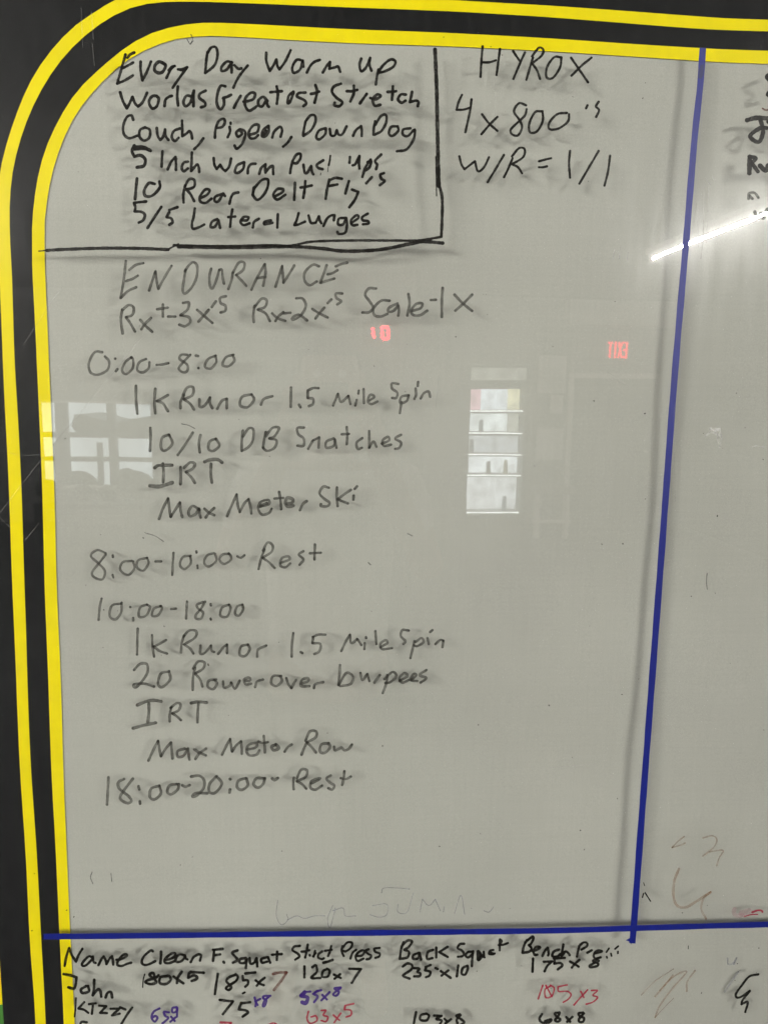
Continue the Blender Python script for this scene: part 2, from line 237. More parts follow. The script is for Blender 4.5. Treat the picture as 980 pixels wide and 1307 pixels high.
Press|black|3.2|h:490,95 475,140 465,190;480,110 515,80 545,85 540,110 500,135;545,160 580,140;600,165 650,155 660,145 620,145 595,180 610,205 650,195;w2.4;695,155 715,125;730,165 735,185;697,190 700,200;762,130 788,108;785,150 784,165
John|black|3.8|d:65,425 150,440 225,465! 215,560 190,605 125,590;W:225,305 195,325 205,345 240,335 235,305;270,270 268,330 262,358! 290,325 305,335 310,365;335,370 345,345 365,340 372,370
180x5|black|3.7|e:w1.8;148,425 130,490 122,590;w3.7;320,440 270,480 220,450 210,425 245,410 265,430 275,490 290,530 220,550 155,525 200,495 280,480;420,450 350,460 330,510 350,545 420,545 470,500 460,455 430,445;510,455 570,500 630,540;610,395 560,470 550,535;725,395 700,420 690,470! 760,440 800,460 790,490 735,510;720,400 800,402 885,408
185x|black|3.5|j:118,115 100,230 85,345;320,120 345,150 320,200 240,250 210,280 240,300 270,270 240,230 215,195 245,155 320,125;400,140 405,190! 455,190 460,230 430,262;w3.8;430,112 542,100;w2.6;400,338 425,326;w3.4;548,190 600,230 640,245;650,160 600,200 560,250
7|rust|3.4|j:745,118 820,100 900,100! 840,190 755,300
120x7|black|3.4|X:548,185 548,245;590,190 610,180 615,215 585,248 635,248;675,200 650,210 645,240 675,240 685,210 670,198;708,230 745,248;742,228 712,252;792,198 855,200! 830,235 805,275
235x10|black|3.4|Y:175,225 205,205 235,215 230,245 180,280 180,290 220,305;245,235 285,240 270,260 290,270 285,288 250,290;330,230 320,250! 355,260 350,285 328,295;325,228 358,215;390,235 405,242;425,255 490,300;475,250 430,285;540,218 530,290;600,220 570,235 562,270 585,278 602,240 600,220
175x8|black|3.4|h:122,205 118,308;205,230 270,228! 235,260 212,305;290,215 288,245! 335,240 350,260 315,290;285,205 370,200;410,228 450,250 478,268;485,215 450,245 425,275;620,210 590,225 630,245 620,265 570,272 565,260 600,240 635,222
Kizzy|black|3.2|i:w2.2;95,75 92,140 85,205;w3.3;152,104 112,148! 150,157 180,178;212,128 205,185;185,118 232,112;255,128 305,132! 262,178! 310,180;335,150 395,150! 345,196! 398,184;400,140 438,155;485,142 450,190 410,255
659|purple|3.0|i:675,148 635,170 620,210 640,240 660,215 645,200 622,215;740,175 705,172 715,200 735,215 695,252;795,140 765,145 765,175 790,170 798,145! 795,205;755,205 780,235;785,210 750,240
75|black|3.5|j:140,412 290,430! 235,500 175,575;385,445 355,520! 430,530 460,555 400,602;385,450 485,438
x8|purple|3.0|j:535,385 550,440 545,485;600,400 545,430! 570,470;715,365 640,370 635,395 670,420 650,480 630,480 650,420 700,375
55x8|purple|3.2|X:w5;550,325 530,345! 565,355 555,385 535,380;w3;550,325 580,322;620,318 595,335! 620,350 600,380;615,320 640,315;645,340 670,365;685,325 640,370;745,300 710,305 735,325 720,345 705,335 745,302
63x5|red|2.4|X:570,430 562,470 580,495 615,480 610,455 585,460;640,425 665,425 650,450 675,460 665,485 640,480;705,450 738,478;745,440 710,490;770,398 765,420! 800,425 800,450 775,460;770,398 815,388
105x3|red|2.2|Z:270,400 240,490;320,405 285,430 290,480 330,470 345,420 320,400;290,400 330,475;370,410 375,440 430,440 455,460 440,490 405,512;370,410 430,398;520,440 540,480;565,430 510,490 475,530;590,435 630,435 600,465 630,480 600,510 555,525
103x8|black|3.4|Y:262,525 248,598;330,535 295,545 290,575 330,580 348,550 330,535;380,548 430,550! 395,570 430,580 420,605;450,570 470,590;492,572 455,600;550,540 525,550 555,570 578,592 550,612;555,545 530,575 535,600
68x8|black|3.4|Z:265,590 248,620 265,645 310,645 325,625 285,635;380,580 350,585 365,610 385,625 370,640 350,630 370,605 380,582;425,610 450,640;465,608 430,640;535,580 505,585 515,605 540,615 535,640 510,640 510,620 540,585
7|red|3.0|X:92,490 150,492! 120,540;350,505 380,495 400,505
F|black|3.4|W:192,560 195,512 228,512
scribble|black|3.0|a:800,985 740,1000 690,1060 655,1110 660,1135 690,1130 745,1092! 700,1150 690,1180! 730,1165 715,1230
dash|blackink|1.8|a:65,455 100,510;55,460 48,485;w1;55,390 62,410;345,800 345,820
J|black|6.0|c:165,470 230,455 330,462;w5.4;250,465 268,540 240,610 185,572 250,520 290,520;w5;300,480 330,520 330,580
Re|black|6.2|c:182,705 180,810;w5;185,705 222,715 195,745! 235,800;w6;248,762 285,795 302,760 330,790
n|greyink|3.4|c:175,975 178,942 205,935 222,945 238,968;200,975 182,955
me|greyink|4.8|c:215,1060 235,1095 255,1070 270,1100 300,1040 320,1100
S|black|5.0|c:375,148 292,190 340,245 296,308 375,290
curl|rust|2.4|c:265,395 285,405 320,402
underline|black|4.0|p:w1.8;50,320.5 62,319.5;w4.3;60,319.6 80,318.5 130,316.8 175,317 215,318.5;w2.4;213,319 228,311.5;w3.4;222,313 262,314 300,314 345,313 372,313.5 398,308.5 446,307 504,307 535,306.8 562,302.5;w4.6;228,315 300,316 370,314.8 410,317 439,320.5 481,319 518,312.5 540,308.5 565,310.3;w2;516,311 540,307
upright line|black|5.0|p:555,63 557,110 558,160 559,205 560,238;w4;559,232 564,252 564,280 563,302;w1.6;556,200 557,250
old L|brown|3.2|a:285,300 255,380 250,480 275,540 330,550 400,510 490,452;w2.6;490,452 445,490 430,560 460,625
old mark|brown|1.8|a:240,162 280,120 320,90;240,162 300,145 325,132
old M|brown|1.8|a:440,100 500,85 530,110 510,160 440,218;480,190 570,180 545,230 530,280
old stroke|brown|2.0|a:130,1130 190,1060 245,990;160,1090 250,1000 335,968 240,1080 160,1190 130,1265;390,960 340,1030 335,1095;w1.2;130,1265 190,1200 250,1140;40,1120 130,1030 250,950
old curl|faintblue|2.2|a:600,880 605,920 640,910 660,875 640,920;580,1100 620,1040 670,970
red dash|red|2.6|a:760,582 795,570 822,572 826,580;w1.6;710,610 750,598 795,596
pink smear|pink|5.0|a:645,560 640,590 665,605 700,600;w8;690,590 740,575
old word|faintblue|1.3|b:75,90 70,150 90,185 115,165 110,145;115,165 150,150 180,160 220,150 260,150;290,110 270,160 280,195 300,120;290,130 330,120 340,150 380,150
old number|faintblue|1.3|b:445,110 500,105 500,145 470,155 435,145;480,60 495,40 590,45;545,105 545,135 580,135 605,60
old letters|faintblue|1.3|b:630,135 640,85! 665,110 690,85! 710,130;725,115 722,135;765,140 790,70 805,145;830,120 832,122;880,130 900,135 918,115
scuff|greyink|1.2|p:244,44 246,50 243,57;239,50 243,56 247,52;185,680 198,684 209,691;232,541 241,543 249,547;520,681 526,684;902,732 901,742 902,752;470,718 473,721;118,1113 116,1120 119,1128;142,1115 143,1125
'''
def catmull(pts, step):
    if len(pts) == 2:
        L = (pts[1] - pts[0]).length; n = max(2, int(L / step) + 1)
        return [pts[0].lerp(pts[1], i / n) for i in range(n + 1)]
    P = [pts[0] * 2 - pts[1]] + pts + [pts[-1] * 2 - pts[-2]]
    out = []
    for i in range(1, len(P) - 2):
        p0, p1, p2, p3 = P[i-1:i+3]
        n = max(2, int((p2 - p1).length / step) + 1)
        for k in range(n):
            t = k / n
            out.append(0.5 * ((2*p1) + (p2-p0)*t + (2*p0-5*p1+4*p2-p3)*t*t + (3*p1-p0-3*p2+p3)*t*t*t))
    out.append(P[-2]); return out
LAYER = [0]
def ribbon(pts, width, V, F, edge, dens):
    """one pen stroke with round ends; V in photo px (x,y,lift)"""
    path = catmull(pts, 0.8)
    # resample evenly
    out = [path[0]]
    for p in path[1:]:
        if (p - out[-1]).length > 0.45: out.append(p)
    if len(out) < 2: out.append(out[0] + Vector((0.5, 0.1)))
    n = len(out); cum = [0]
    for i in range(1, n): cum.append(cum[-1] + (out[i] - out[i-1]).length)
    L = cum[-1]; r = width / 2
    t0 = (out[1] - out[0]).normalized(); t1 = (out[-1] - out[-2]).normalized()
    rows = []
    for a in (0.02, 0.3, 0.6, 0.85): rows.append((out[0] - t0 * r * (1 - a), t0, math.sqrt(1 - (1 - a)**2), 0))
    ph = random.random() * 9
    for i in range(n):
        t = (out[min(n-1, i+1)] - out[max(0, i-1)])
        t = t.normalized() if t.length > 1e-6 else t0
        rows.append((out[i], t, 1 + 0.07 * math.sin(cum[i] * 0.33 + ph) + 0.04 * math.sin(cum[i] * 1.1 + ph * 2), cum[i]))
    for a in (0.85, 0.6, 0.3, 0.02): rows.append((out[-1] + t1 * r * (1 - a), t1, math.sqrt(1 - (1 - a)**2), L))
    base = len(V); LAYER[0] += 1
    lift0 = (LAYER[0] % 40) * 0.004
    for k, (p, t, s, c) in enumerate(rows):
        nrm = Vector((-t.y, t.x))
        d = max(math.exp(-min(c, L - c) / 2.2), 0.0)      # pen rests at the ends
        for u in (-1, -0.62, 0.62, 1):
            q = p + nrm * (u * r * s)
            V.append((q.x, q.y, lift0 + 0.03 * k / len(rows) + 0.0))
            edge.append(1.0 if abs(u) > 0.9 else 0.0); dens.append(d if 4 <= k < len(rows) - 4 else 1.0)
    for k in range(len(rows) - 1):
        a = base + 4 * k
        for j in range(3): F.append((a + j, a + j + 1, a + 5 + j, a + 4 + j))
def ink_mat(name, col, base, edge, var, rough=0.35):
    m, nt, out = mat(name)
    L = nt.links.new
    tr = N(nt, 'ShaderNodeBsdfTransparent')
    b = N(nt, 'ShaderNodeBsdfPrincipled'); b.inputs['Base Color'].default_value = (*col, 1); b.inputs['Roughness'].default_value = rough
    b.inputs['Specular IOR Level'].default_value = 0.12
    mix = N(nt, 'ShaderNodeMixShader')
    ae = N(nt, 'ShaderNodeAttribute'); ae.attribute_name = 'rim'
    ad = N(nt, 'ShaderNodeAttribute'); ad.attribute_name = 'rest'
    tc = N(nt, 'ShaderNodeTexCoord')
    t = N(nt, 'ShaderNodeTexNoise'); t.inputs['Scale'].default_value = 130; t.inputs['Detail'].default_value = 3
    L(tc.outputs['Object'], t.inputs[0])
    r = N(nt, 'ShaderNodeMapRange'); r.inputs[1].default_value = .3; r.inputs[2].default_value = .7
    r.inputs[3].default_value = base - var; r.inputs[4].default_value = base + var
    L(t.outputs[0], r.inputs[0])
    m1 = N(nt, 'ShaderNodeMath', operation='MULTIPLY_ADD'); m1.inputs[1].default_value = edge
    L(ae.outputs['Fac'], m1.inputs[0]); L(r.outputs[0], m1.inputs[2])
    m2 = N(nt, 'ShaderNodeMath', operation='MULTIPLY_ADD', use_clamp=True); m2.inputs[1].default_value = edge * 0.8
    L(ad.outputs['Fac'], m2.inputs[0]); L(m1.outputs[0], m2.inputs[2])
    L(m2.outputs[0], mix.inputs[0]); L(tr.outputs[0], mix.inputs[1]); L(b.outputs[0], mix.inputs[2])
    L(mix.outputs[0], out.inputs[0])
    return m
INK = {'black': ink_mat('black_marker', (0.008, 0.0075, 0.006), .95, .05, .08),
 'blackink': ink_mat('black_speck', (0.012, 0.011, 0.012), .85, .1, .05),
 'grey': ink_mat('faded_black_marker', (0.026, 0.025, 0.02), .66, .17, .10),
 'greyink': ink_mat('wiped_black_marker', (0.03, 0.03, 0.03), .55, .15, .15),
 'purple': ink_mat('purple_marker', (0.045, 0.02, 0.16), .9, .08, .05),
 'red': ink_mat('red_marker', (0.30, 0.012, 0.04), .82, .1, .06),
 'rust': ink_mat('rust_marker', (0.11, 0.04, 0.03), .75, .15, .08),
 'brown': ink_mat('wiped_brown_marker', (0.22, 0.12, 0.06), .42, .15, .12),
 'pink': ink_mat('wiped_red_marker', (0.3, 0.06, 0.12), .2, .02, .08),
 'faintblue': ink_mat('wiped_blue_marker', (0.08, 0.09, 0.16), .32, .08, .1)}
DESC = {'black': 'black marker', 'grey': 'faded grey marker', 'purple': 'purple marker', 'red': 'red marker', 'rust': 'rust brown marker'}
def continue_parts(V, F, E, D, groups, ink, parent):
    gs = groups + [(len(V), len(F))]
    for (v0, f0), (v1, f1) in zip(gs, gs[1:]):
        if v1 == v0: continue
        mesh_obj('marker_stroke', [on_board(x, y, -0.0003 - l * 0.001) for x, y, l in V[v0:v1]],
                 [tuple(i - v0 for i in f) for f in F[f0:f1]], INK[ink], parent, attrs={'rim': E[v0:v1], 'rest': D[v0:v1]})
def build_text(parent):
    for line in TEXT.strip().split('\n'):
        word, ink, wd, rest = line.split('|')
        width = float(wd); V = []; F = []; E = []; D = []; fr = None; groups = []
        for s in rest.split(';'):
            s = s.strip()
            if len(s) > 1 and s[1] == ':' and s[0] in FR: fr = FR[s[0]]; s = s[2:]
            if s.startswith('w'): width = float(s[1:]); continue
            if not s: continue
            groups.append((len(V), len(F)))
            seg = []
            for tok in s.split():
                c = tok.endswith('!'); x, y = tok.rstrip('!').split(',')
                p = Vector((fr[0] + float(x) / fr[2], fr[1] + float(y) / fr[2]))
                seg.append(p)
                if c:
                    if len(seg) > 1: ribbon(seg, width, V, F, E, D)
                    seg = [p]
            if len(seg) > 1: ribbon(seg, width, V, F, E, D)
        old = word.split()[0] in ('old', 'scuff', 'scribble', 'dash', 'underline', 'upright', 'curl', 'red', 'pink')
        if old or word == '7':
            # separate touches of the pen: one part each
            continue_parts(V, F, E, D, groups, ink, parent); continue
        W3 = [on_board(x, y, -0.0003 - l * 0.001) for x, y, l in V]
        o = mesh_obj('handwritten_word', W3, F, INK[ink], parent, attrs={'rim': E, 'rest': D})
        if word != 'HYROX': o['label'] = 'handwritten "%s" in %s' % (word, DESC.get(ink, 'half wiped marker'))
        else: o['label'] = 'heading in thin black capitals right of the box'
# ------------------------------------------------------------------ board materials
def backing_mat():
    m, nt, out = mat('printed_white_vinyl'); L = nt.links.new
    b = N(nt, 'ShaderNodeBsdfPrincipled'); b.inputs['Roughness'].default_value = .55
    tc = N(nt, 'ShaderNodeTexCoord')
    # slow dirt clouds, weave lines of the vinyl, fine mottling
    n1 = N(nt, 'ShaderNodeTexNoise'); n1.inputs['Scale'].default_value = 3.2; n1.inputs['Detail'].default_value = 5; n1.inputs['Roughness'].default_value = .55
    n2 = N(nt, 'ShaderNodeTexNoise'); n2.inputs['Scale'].default_value = 900; n2.inputs['Detail'].default_value = 2
    L(tc.outputs['Object'], n1.inputs[0]); L(tc.outputs['Object'], n2.inputs[0])
    mp = N(nt, 'ShaderNodeMapping'); mp.inputs['Scale'].default_value = (6, 1, 420); L(tc.outputs['Object'], mp.inputs[0])
    n3 = N(nt, 'ShaderNodeTexNoise'); n3.inputs['Scale'].default_value = 1; n3.inputs['Detail'].default_value = 2; L(mp.outputs[0], n3.inputs[0])
    mp4 = N(nt, 'ShaderNodeMapping'); mp4.inputs['Scale'].default_value = (320, 1, 5); L(tc.outputs['Object'], mp4.inputs[0])
    n4 = N(nt, 'ShaderNodeTexNoise'); n4.inputs['Scale'].default_value = 1; n4.inputs['Detail'].default_value = 2; L(mp4.outputs[0], n4.inputs[0])
    def rng(src, lo, hi):
        r = N(nt, 'ShaderNodeMapRange'); r.inputs[1].default_value = .3; r.inputs[2].default_value = .7
        r.inputs[3].default_value = lo; r.inputs[4].default_value = hi; L(src.outputs[0], r.inputs[0]); return r
    a = rng(n1, .93, 1.07); c = rng(n2, .93, 1.07); d = rng(n3, .985, 1.015); e = rng(n4, .988, 1.012)
    p = N(nt, 'ShaderNodeMath', operation='MULTIPLY'); L(a.outputs[0], p.inputs[0]); L(c.outputs[0], p.inputs[1])
    q = N(nt, 'ShaderNodeMath', operation='MULTIPLY'); L(d.outputs[0], q.inputs[0]); L(e.outputs[0], q.inputs[1])
    s = N(nt, 'ShaderNodeMath', operation='MULTIPLY'); L(p.outputs[0], s.inputs[0]); L(q.outputs[0], s.inputs[1])
    v = N(nt, 'ShaderNodeVectorMath', operation='SCALE'); v.inputs[0].default_value = WHITE
    L(s.outputs[0], v.inputs['Scale']); L(v.outputs[0], b.inputs['Base Color'])
    L(b.outputs[0], out.inputs[0]); return m
WHITE = (.448, .448, .405)
M = {}
M['white'] = backing_mat()
M['black'] = principled('printed_black_vinyl', (.006, .0065, .007), .5, .25, 60, .15, 900)
M['yellow'] = principled('printed_yellow_vinyl', (.90, .75, .0), .5, .05, 30, .1, 900)
for k_ in ('white', 'black', 'yellow'):
    for n_ in M[k_].node_tree.nodes:
        if n_.type == 'BSDF_PRINCIPLED': n_.inputs['Specular IOR Level'].default_value = .12
M['green'] = principled('printed_green_vinyl', (.06, .22, .03), .5, .05, 30)
M['bluetape'] = principled('blue_tape', (.004, .011, .19), .42, .10, 90, .3, 700, stretch=(1, 1, .25))

def acrylic_mat():
    m, nt, out = mat('clear_acrylic'); L = nt.links.new
    tr = N(nt, 'ShaderNodeBsdfTransparent'); tr.inputs[0].default_value = (.985, .99, .985, 1)
    tc = N(nt, 'ShaderNodeTexCoord')
    nb = N(nt, 'ShaderNodeTexNoise'); nb.inputs['Scale'].default_value = 3.5; nb.inputs['Detail'].default_value = 2
    L(tc.outputs['Object'], nb.inputs[0])
    bp = N(nt, 'ShaderNodeBump'); bp.inputs['Strength'].default_value = .5; bp.inputs['Distance'].default_value = .0006
    L(nb.outputs[0], bp.inputs['Height'])
    g1 = N(nt, 'ShaderNodeBsdfGlossy'); g1.inputs['Roughness'].default_value = .012; L(bp.outputs[0], g1.inputs['Normal'])
    g2 = N(nt, 'ShaderNodeBsdfGlossy'); g2.inputs['Roughness'].default_value = .17
    # wiped haze: streaky film that scatters the lamps a little
    mp = N(nt, 'ShaderNodeMapping'); mp.inputs['Scale'].default_value = (22, 1, 3); mp.inputs['Rotation'].default_value = (0, R(12), 0); L(tc.outputs['Object'], mp.inputs[0])
    nh = N(nt, 'ShaderNodeTexNoise'); nh.inputs['Scale'].default_value = 2; nh.inputs['Detail'].default_value = 7; nh.inputs['Roughness'].default_value = .65; L(mp.outputs[0], nh.inputs[0])
    rh = N(nt, 'ShaderNodeMapRange'); rh.inputs[1].default_value = .35; rh.inputs[2].default_value = .7; rh.inputs[3].default_value = .04; rh.inputs[4].default_value = .26; L(nh.outputs[0], rh.inputs[0])
    g3 = N(nt, 'ShaderNodeBsdfGlossy'); g3.inputs['Roughness'].default_value = .07; L(bp.outputs[0], g3.inputs['Normal'])
    gg = N(nt, 'ShaderNodeMixShader'); gg.inputs[0].default_value = .03; L(g1.outputs[0], gg.inputs[1]); L(g3.outputs[0], gg.inputs[2])
    gm = N(nt, 'ShaderNodeMixShader'); L(rh.outputs[0], gm.inputs[0]); L(gg.outputs[0], gm.inputs[1]); L(g2.outputs[0], gm.inputs[2])
    fr = N(nt, 'ShaderNodeFresnel'); fr.inputs['IOR'].default_value = 1.75
    geo = N(nt, 'ShaderNodeNewGeometry')
    nf = N(nt, 'ShaderNodeMath', operation='SUBTRACT'); nf.inputs[0].default_value = 1.0; L(geo.outputs['Backfacing'], nf.inputs[1])
    ff = N(nt, 'ShaderNodeMath', operation='MULTIPLY'); L(fr.outputs[0], ff.inputs[0]); L(nf.outputs[0], ff.inputs[1])
    mx = N(nt, 'ShaderNodeMixShader'); L(ff.outputs[0], mx.inputs[0]); L(tr.outputs[0], mx.inputs[1]); L(gm.outputs[0], mx.inputs[2])
    # thin film of eraser dust
    df = N(nt, 'ShaderNodeBsdfDiffuse'); df.inputs[0].default_value = (.5, .49, .47, 1)
    nd = N(nt, 'ShaderNodeTexNoise'); nd.inputs['Scale'].default_value = 7; nd.inputs['Detail'].default_value = 8; nd.inputs['Roughness'].default_value = .6; L(mp.outputs[0], nd.inputs[0])
    rd = N(nt, 'ShaderNodeMapRange'); rd.inputs[1].default_value = .45; rd.inputs[2].default_value = .8; rd.inputs[3].default_value = .001; rd.inputs[4].default_value = .022; L(nd.outputs[0], rd.inputs[0])
    rdf = N(nt, 'ShaderNodeMath', operation='MULTIPLY'); L(rd.outputs[0], rdf.inputs[0]); L(nf.outputs[0], rdf.inputs[1])
    m2 = N(nt, 'ShaderNodeMixShader'); L(rdf.outputs[0], m2.inputs[0]); L(mx.outputs[0], m2.inputs[1]); L(df.outputs[0], m2.inputs[2])
    L(m2.outputs[0], out.inputs[0]); return m
M['acrylic'] = acrylic_mat()
def plain_clear():
    m, nt, out = mat('acrylic_back_face')
    tr = N(nt, 'ShaderNodeBsdfTransparent'); tr.inputs[0].default_value = (.985, .99, .985, 1)
    nt.links.new(tr.outputs[0], out.inputs[0]); return m
M['acrylic_back'] = plain_clear()

# ------------------------------------------------------------------ the board
GAP = .0190
def gap(x, z):
    """distance from the acrylic's front to the slack printed banner behind it"""
    h = z - 1.80
    s_ = min(1, max(0, (x - .37) / .10)); s_ = s_ * s_ * (3 - 2 * s_)
    return GAP - .0045 * s_ * min(1, max(0, (h + .1) / .3)) + .0012 * math.sin(x * 6.0 + 1.1 + h * 3) + .0026 * math.sin(x * 11 + h * 4 + 1.2) * min(1, max(0, (x + .1) / .3)) + .0018 * math.sin(h * 9.0 - x * 2.2 + .4) + .0026 * h * 2 + .0008 * math.sin(h * 31 + x * 5)
XL, XR, ZT, ZB = -.50, .95, 2.33, .62
board = tag(empty('whiteboard', (0, 0, 1.45)), 'large clear fronted whiteboard with black and yellow printed border, blue tape grid and handwritten workouts', 'whiteboard')
nx, nz = 60, 90
V = []; F = []
for j in range(nz + 1):
    for i in range(nx + 1):
        x = XL + (XR - XL) * i / nx; z = ZB + (ZT - ZB) * j / nz
        V.append((x, gap(x, z), z))
for j in range(nz):
    for i in range(nx):
        a = j * (nx + 1) + i; F.append((a, a + 1, a + nx + 2, a + nx + 1))
mesh_obj('white_banner', V, F, M['white'], board, smooth=True)

def strip(name, A, B, m, proud, parent, across=1):
    """print between two traced edges A and B, laid on the banner"""
    V = []; F = []
    for a, b in zip(A, B):
        for k in range(across + 1):
            p = a.lerp(b, k / across)
            V.append((p.x, gap(p.x, p.z) - proud, p.z))
    n = across + 1
    for i in range(len(A) - 1):
        for k in range(across):
            q = i * n + k; F.append((q, q + 1, q + n + 1, q + n))
    return mesh_obj(name, V, F, m, parent, smooth=True)
def tracep(s, n=160):
    pts = [Vector(tuple(float(c) for c in t.split(','))) for t in s.split()]
    dense = catmull([Vector((p.x, p.y)) for p in pts], 1.5)
    cum = [0]
    for i in range(1, len(dense)): cum.append(cum[-1] + (dense[i] - dense[i-1]).length)
    out = []; j = 0
    for k in range(n + 1):
        t = cum[-1] * k / n
        while j < len(cum) - 2 and cum[j+1] < t: j += 1
        f = (t - cum[j]) / max(1e-9, cum[j+1] - cum[j]); out.append(dense[j].lerp(dense[j+1], min(1, f)))
    return out
def onb(p): return on_board(p.x, p.y, GAP)
e_in  = tracep('118,1900 104,1500 97,1307 92.3,1200 87.5,1100 81.3,900 75.4,750 67.5,550 62.5,450 57.5,350 57,306 58,275 66,226 80,181 98,144 122,113 153,83 184,64 220,50.5 254,46 300,46.5 440,54 560,59 700,67 815,73.5 980,82 1300,98 1800,122')
e_out = tracep('104,1900 90,1500 83,1307 78.4,1200 73.6,1100 65.4,900 60,750 52,550 47,450 41.3,350 41,306 42,275 49,226 61,184 80,144 101,113 132,83 165,57 199,40 245,30 300,29.5 440,36.5 560,42 700,50.5 815,57.3 980,65 1300,82 1800,106')
o_in  = tracep('82,1900 68,1500 60,1307 55,1200 49.5,1100 39,900 34.5,750 25,550 19,450 15,350 13,306 13,260 18,214 31,165 49,122 73,83 101,52 135,26 171,9 214,2.5 300,3.5 440,9 560,14.5 647,20 855,34 980,40 1300,56 1800,80')
o_out = tracep('69,1900 55,1500 47,1307 40.4,1200 35.2,1100 25,900 19,750 9,550 4,450 -1,350 -3,306 -3,260 2,214 16,162 36,110 60,71 91,37 122,15 158,-5 205,-13 300,-12 440,-6 560,0 647,5.5 855,18 980,25 1300,41 1800,65')
mid = [a.lerp(b, .5) for a, b in zip(e_in, e_out)]
A = []; B = []
for p in mid:
    q = onb(p); A.append(q)
    # run outwards to the board's edge
    c = on_board(320, 330, GAP); d = Vector((q.x - c.x, 0, q.z - c.z))
    if p.y > 330: t = Vector((XL, 0, q.z - .02))
    elif p.x > 320: t = Vector((q.x, 0, ZT))
    else:
        k = min((XL - q.x) / min(-1e-6, d.x), (ZT - q.z) / max(1e-6, d.z)); t = q + d * k
    B.append(Vector((max(XL, t.x), 0, min(ZT, max(ZB, t.z)))))
cut = lambda P: [Vector((p.x, p.y, max(ZB, p.z))) for p in P]
strip('black_border', cut(A), cut(B), M['black'], .0006, board, 10)
strip('yellow_stripe', cut([onb(p) for p in e_in]), cut([onb(p) for p in e_out]), M['yellow'], .0012, board, 2)
strip('yellow_stripe', cut([onb(p) for p in o_in]), cut([onb(p) for p in o_out]), M['yellow'], .0012, board, 2)
def patch(name, pts, m):
    P = [on_board(x, y, GAP) for x, y in pts]
    return mesh_obj(name, [(p.x, gap(p.x, p.z) - .0013, p.z) for p in P], [tuple(range(len(P)))], m, board)
patch('yellow_corner_print', [(-40, 1060), (0, 1189), (4.8, 1280), (-40, 1283)], M['yellow'])
patch('green_corner_print', [(-40, 1283), (5, 1280), (7, 1310), (14, 1420), (-40, 1425)], M['green'])

# clear acrylic cover, 3 mm thick, standing in front of the banner
bm = bmesh.new(); box_bm(bm, XL, XR, 0, .003, ZB, ZT)
ac = bm_obj('acrylic_cover', bm, M['acrylic'], board)
ac.data.materials.append(M['acrylic_back'])
for p in ac.data.polygons:
    if p.normal.y > -.9: p.material_index = 1
# printed board edge: aluminium channel round it and spacers between cover and wall
M['alu'] = principled('satin_aluminium', (.55, .55, .55), .35, .05, 20, metal=1.0)
T = .018
for (x0, x1, z0, z1) in ((XL - T, XL, ZB - T, ZT + T), (XR, XR + T, ZB - T, ZT + T), (XL, XR, ZT, ZT + T), (XL, XR, ZB - T, ZB)):
    box('edge_channel', x0, x1, -.003, .035, z0, z1, M['alu'], board, .001)

def tape(name, pts, wpx, label):
    """narrow vinyl tape on the acrylic's face"""
    V = []; F = []
    P = catmull([Vector(p) for p in pts], 12)
    for i, p in enumerate(P):
        t = (P[min(i + 1, len(P) - 1)] - P[max(i - 1, 0)]).normalized(); nn = Vector((-t.y, t.x))
        wv = wpx * (1 + .035 * math.sin(i * .9) + .03 * random.uniform(-1, 1)) / 2
        for s in (-1, 1):
            q = on_board(p.x + nn.x * wv * s, p.y + nn.y * wv * s, -.00012 if name == 'blue_tape_down' else -.00030)
            V += [(q.x, -.00001, q.z), (q.x, q.y, q.z)]
    n = len(P)
    for i in range(n - 1):
        a = 4 * i; b = a + 4
        F += [(a + 1, a + 3, b + 3, b + 1), (a, a + 1, b + 1, b), (a + 3, a + 2, b + 2, b + 3)]
    o = mesh_obj('blue_tape', V, F, M['bluetape'], board); o['label'] = label
tape('blue_tape_down', [(896.5, 61), (893, 110), (887, 165), (881, 235), (875, 310), (868, 390), (860.5, 480), (853, 580), (845, 690), (836, 810), (827, 930), (818, 1050), (808.5, 1180), (806.5, 1204)], 8.3, 'upright strip of narrow blue tape')
tape('blue_tape_across', [(56, 1195.5), (130, 1195), (300, 1193), (500, 1190.5), (700, 1188), (820, 1184.5), (980, 1180), (1200, 1175), (1500, 1168), (1900, 1160)], 7.2, 'long level strip of blue tape above the names')
# frayed crumb of tape under the crossing
Vc = [on_board(x, y, -.0003) for x, y in ((806, 1192), (811, 1193), (809.5, 1198), (806, 1200), (805, 1206), (803, 1202), (798, 1200), (803, 1197.5))]
mesh_obj('tape_scrap', Vc, [tuple(range(8))], M['bluetape'], board)
# torn darker overlap near the tape's top
Vc = [on_board(x, y, -.0002) for x, y in ((893.6, 83), (898, 82), (897, 96), (894, 101), (890.5, 99), (891.2, 90))]
mesh_obj('tape_overlap', Vc, [tuple(range(6))], principled('blue_tape_double', (.008, .012, .10), .42), board)
build_text(board)

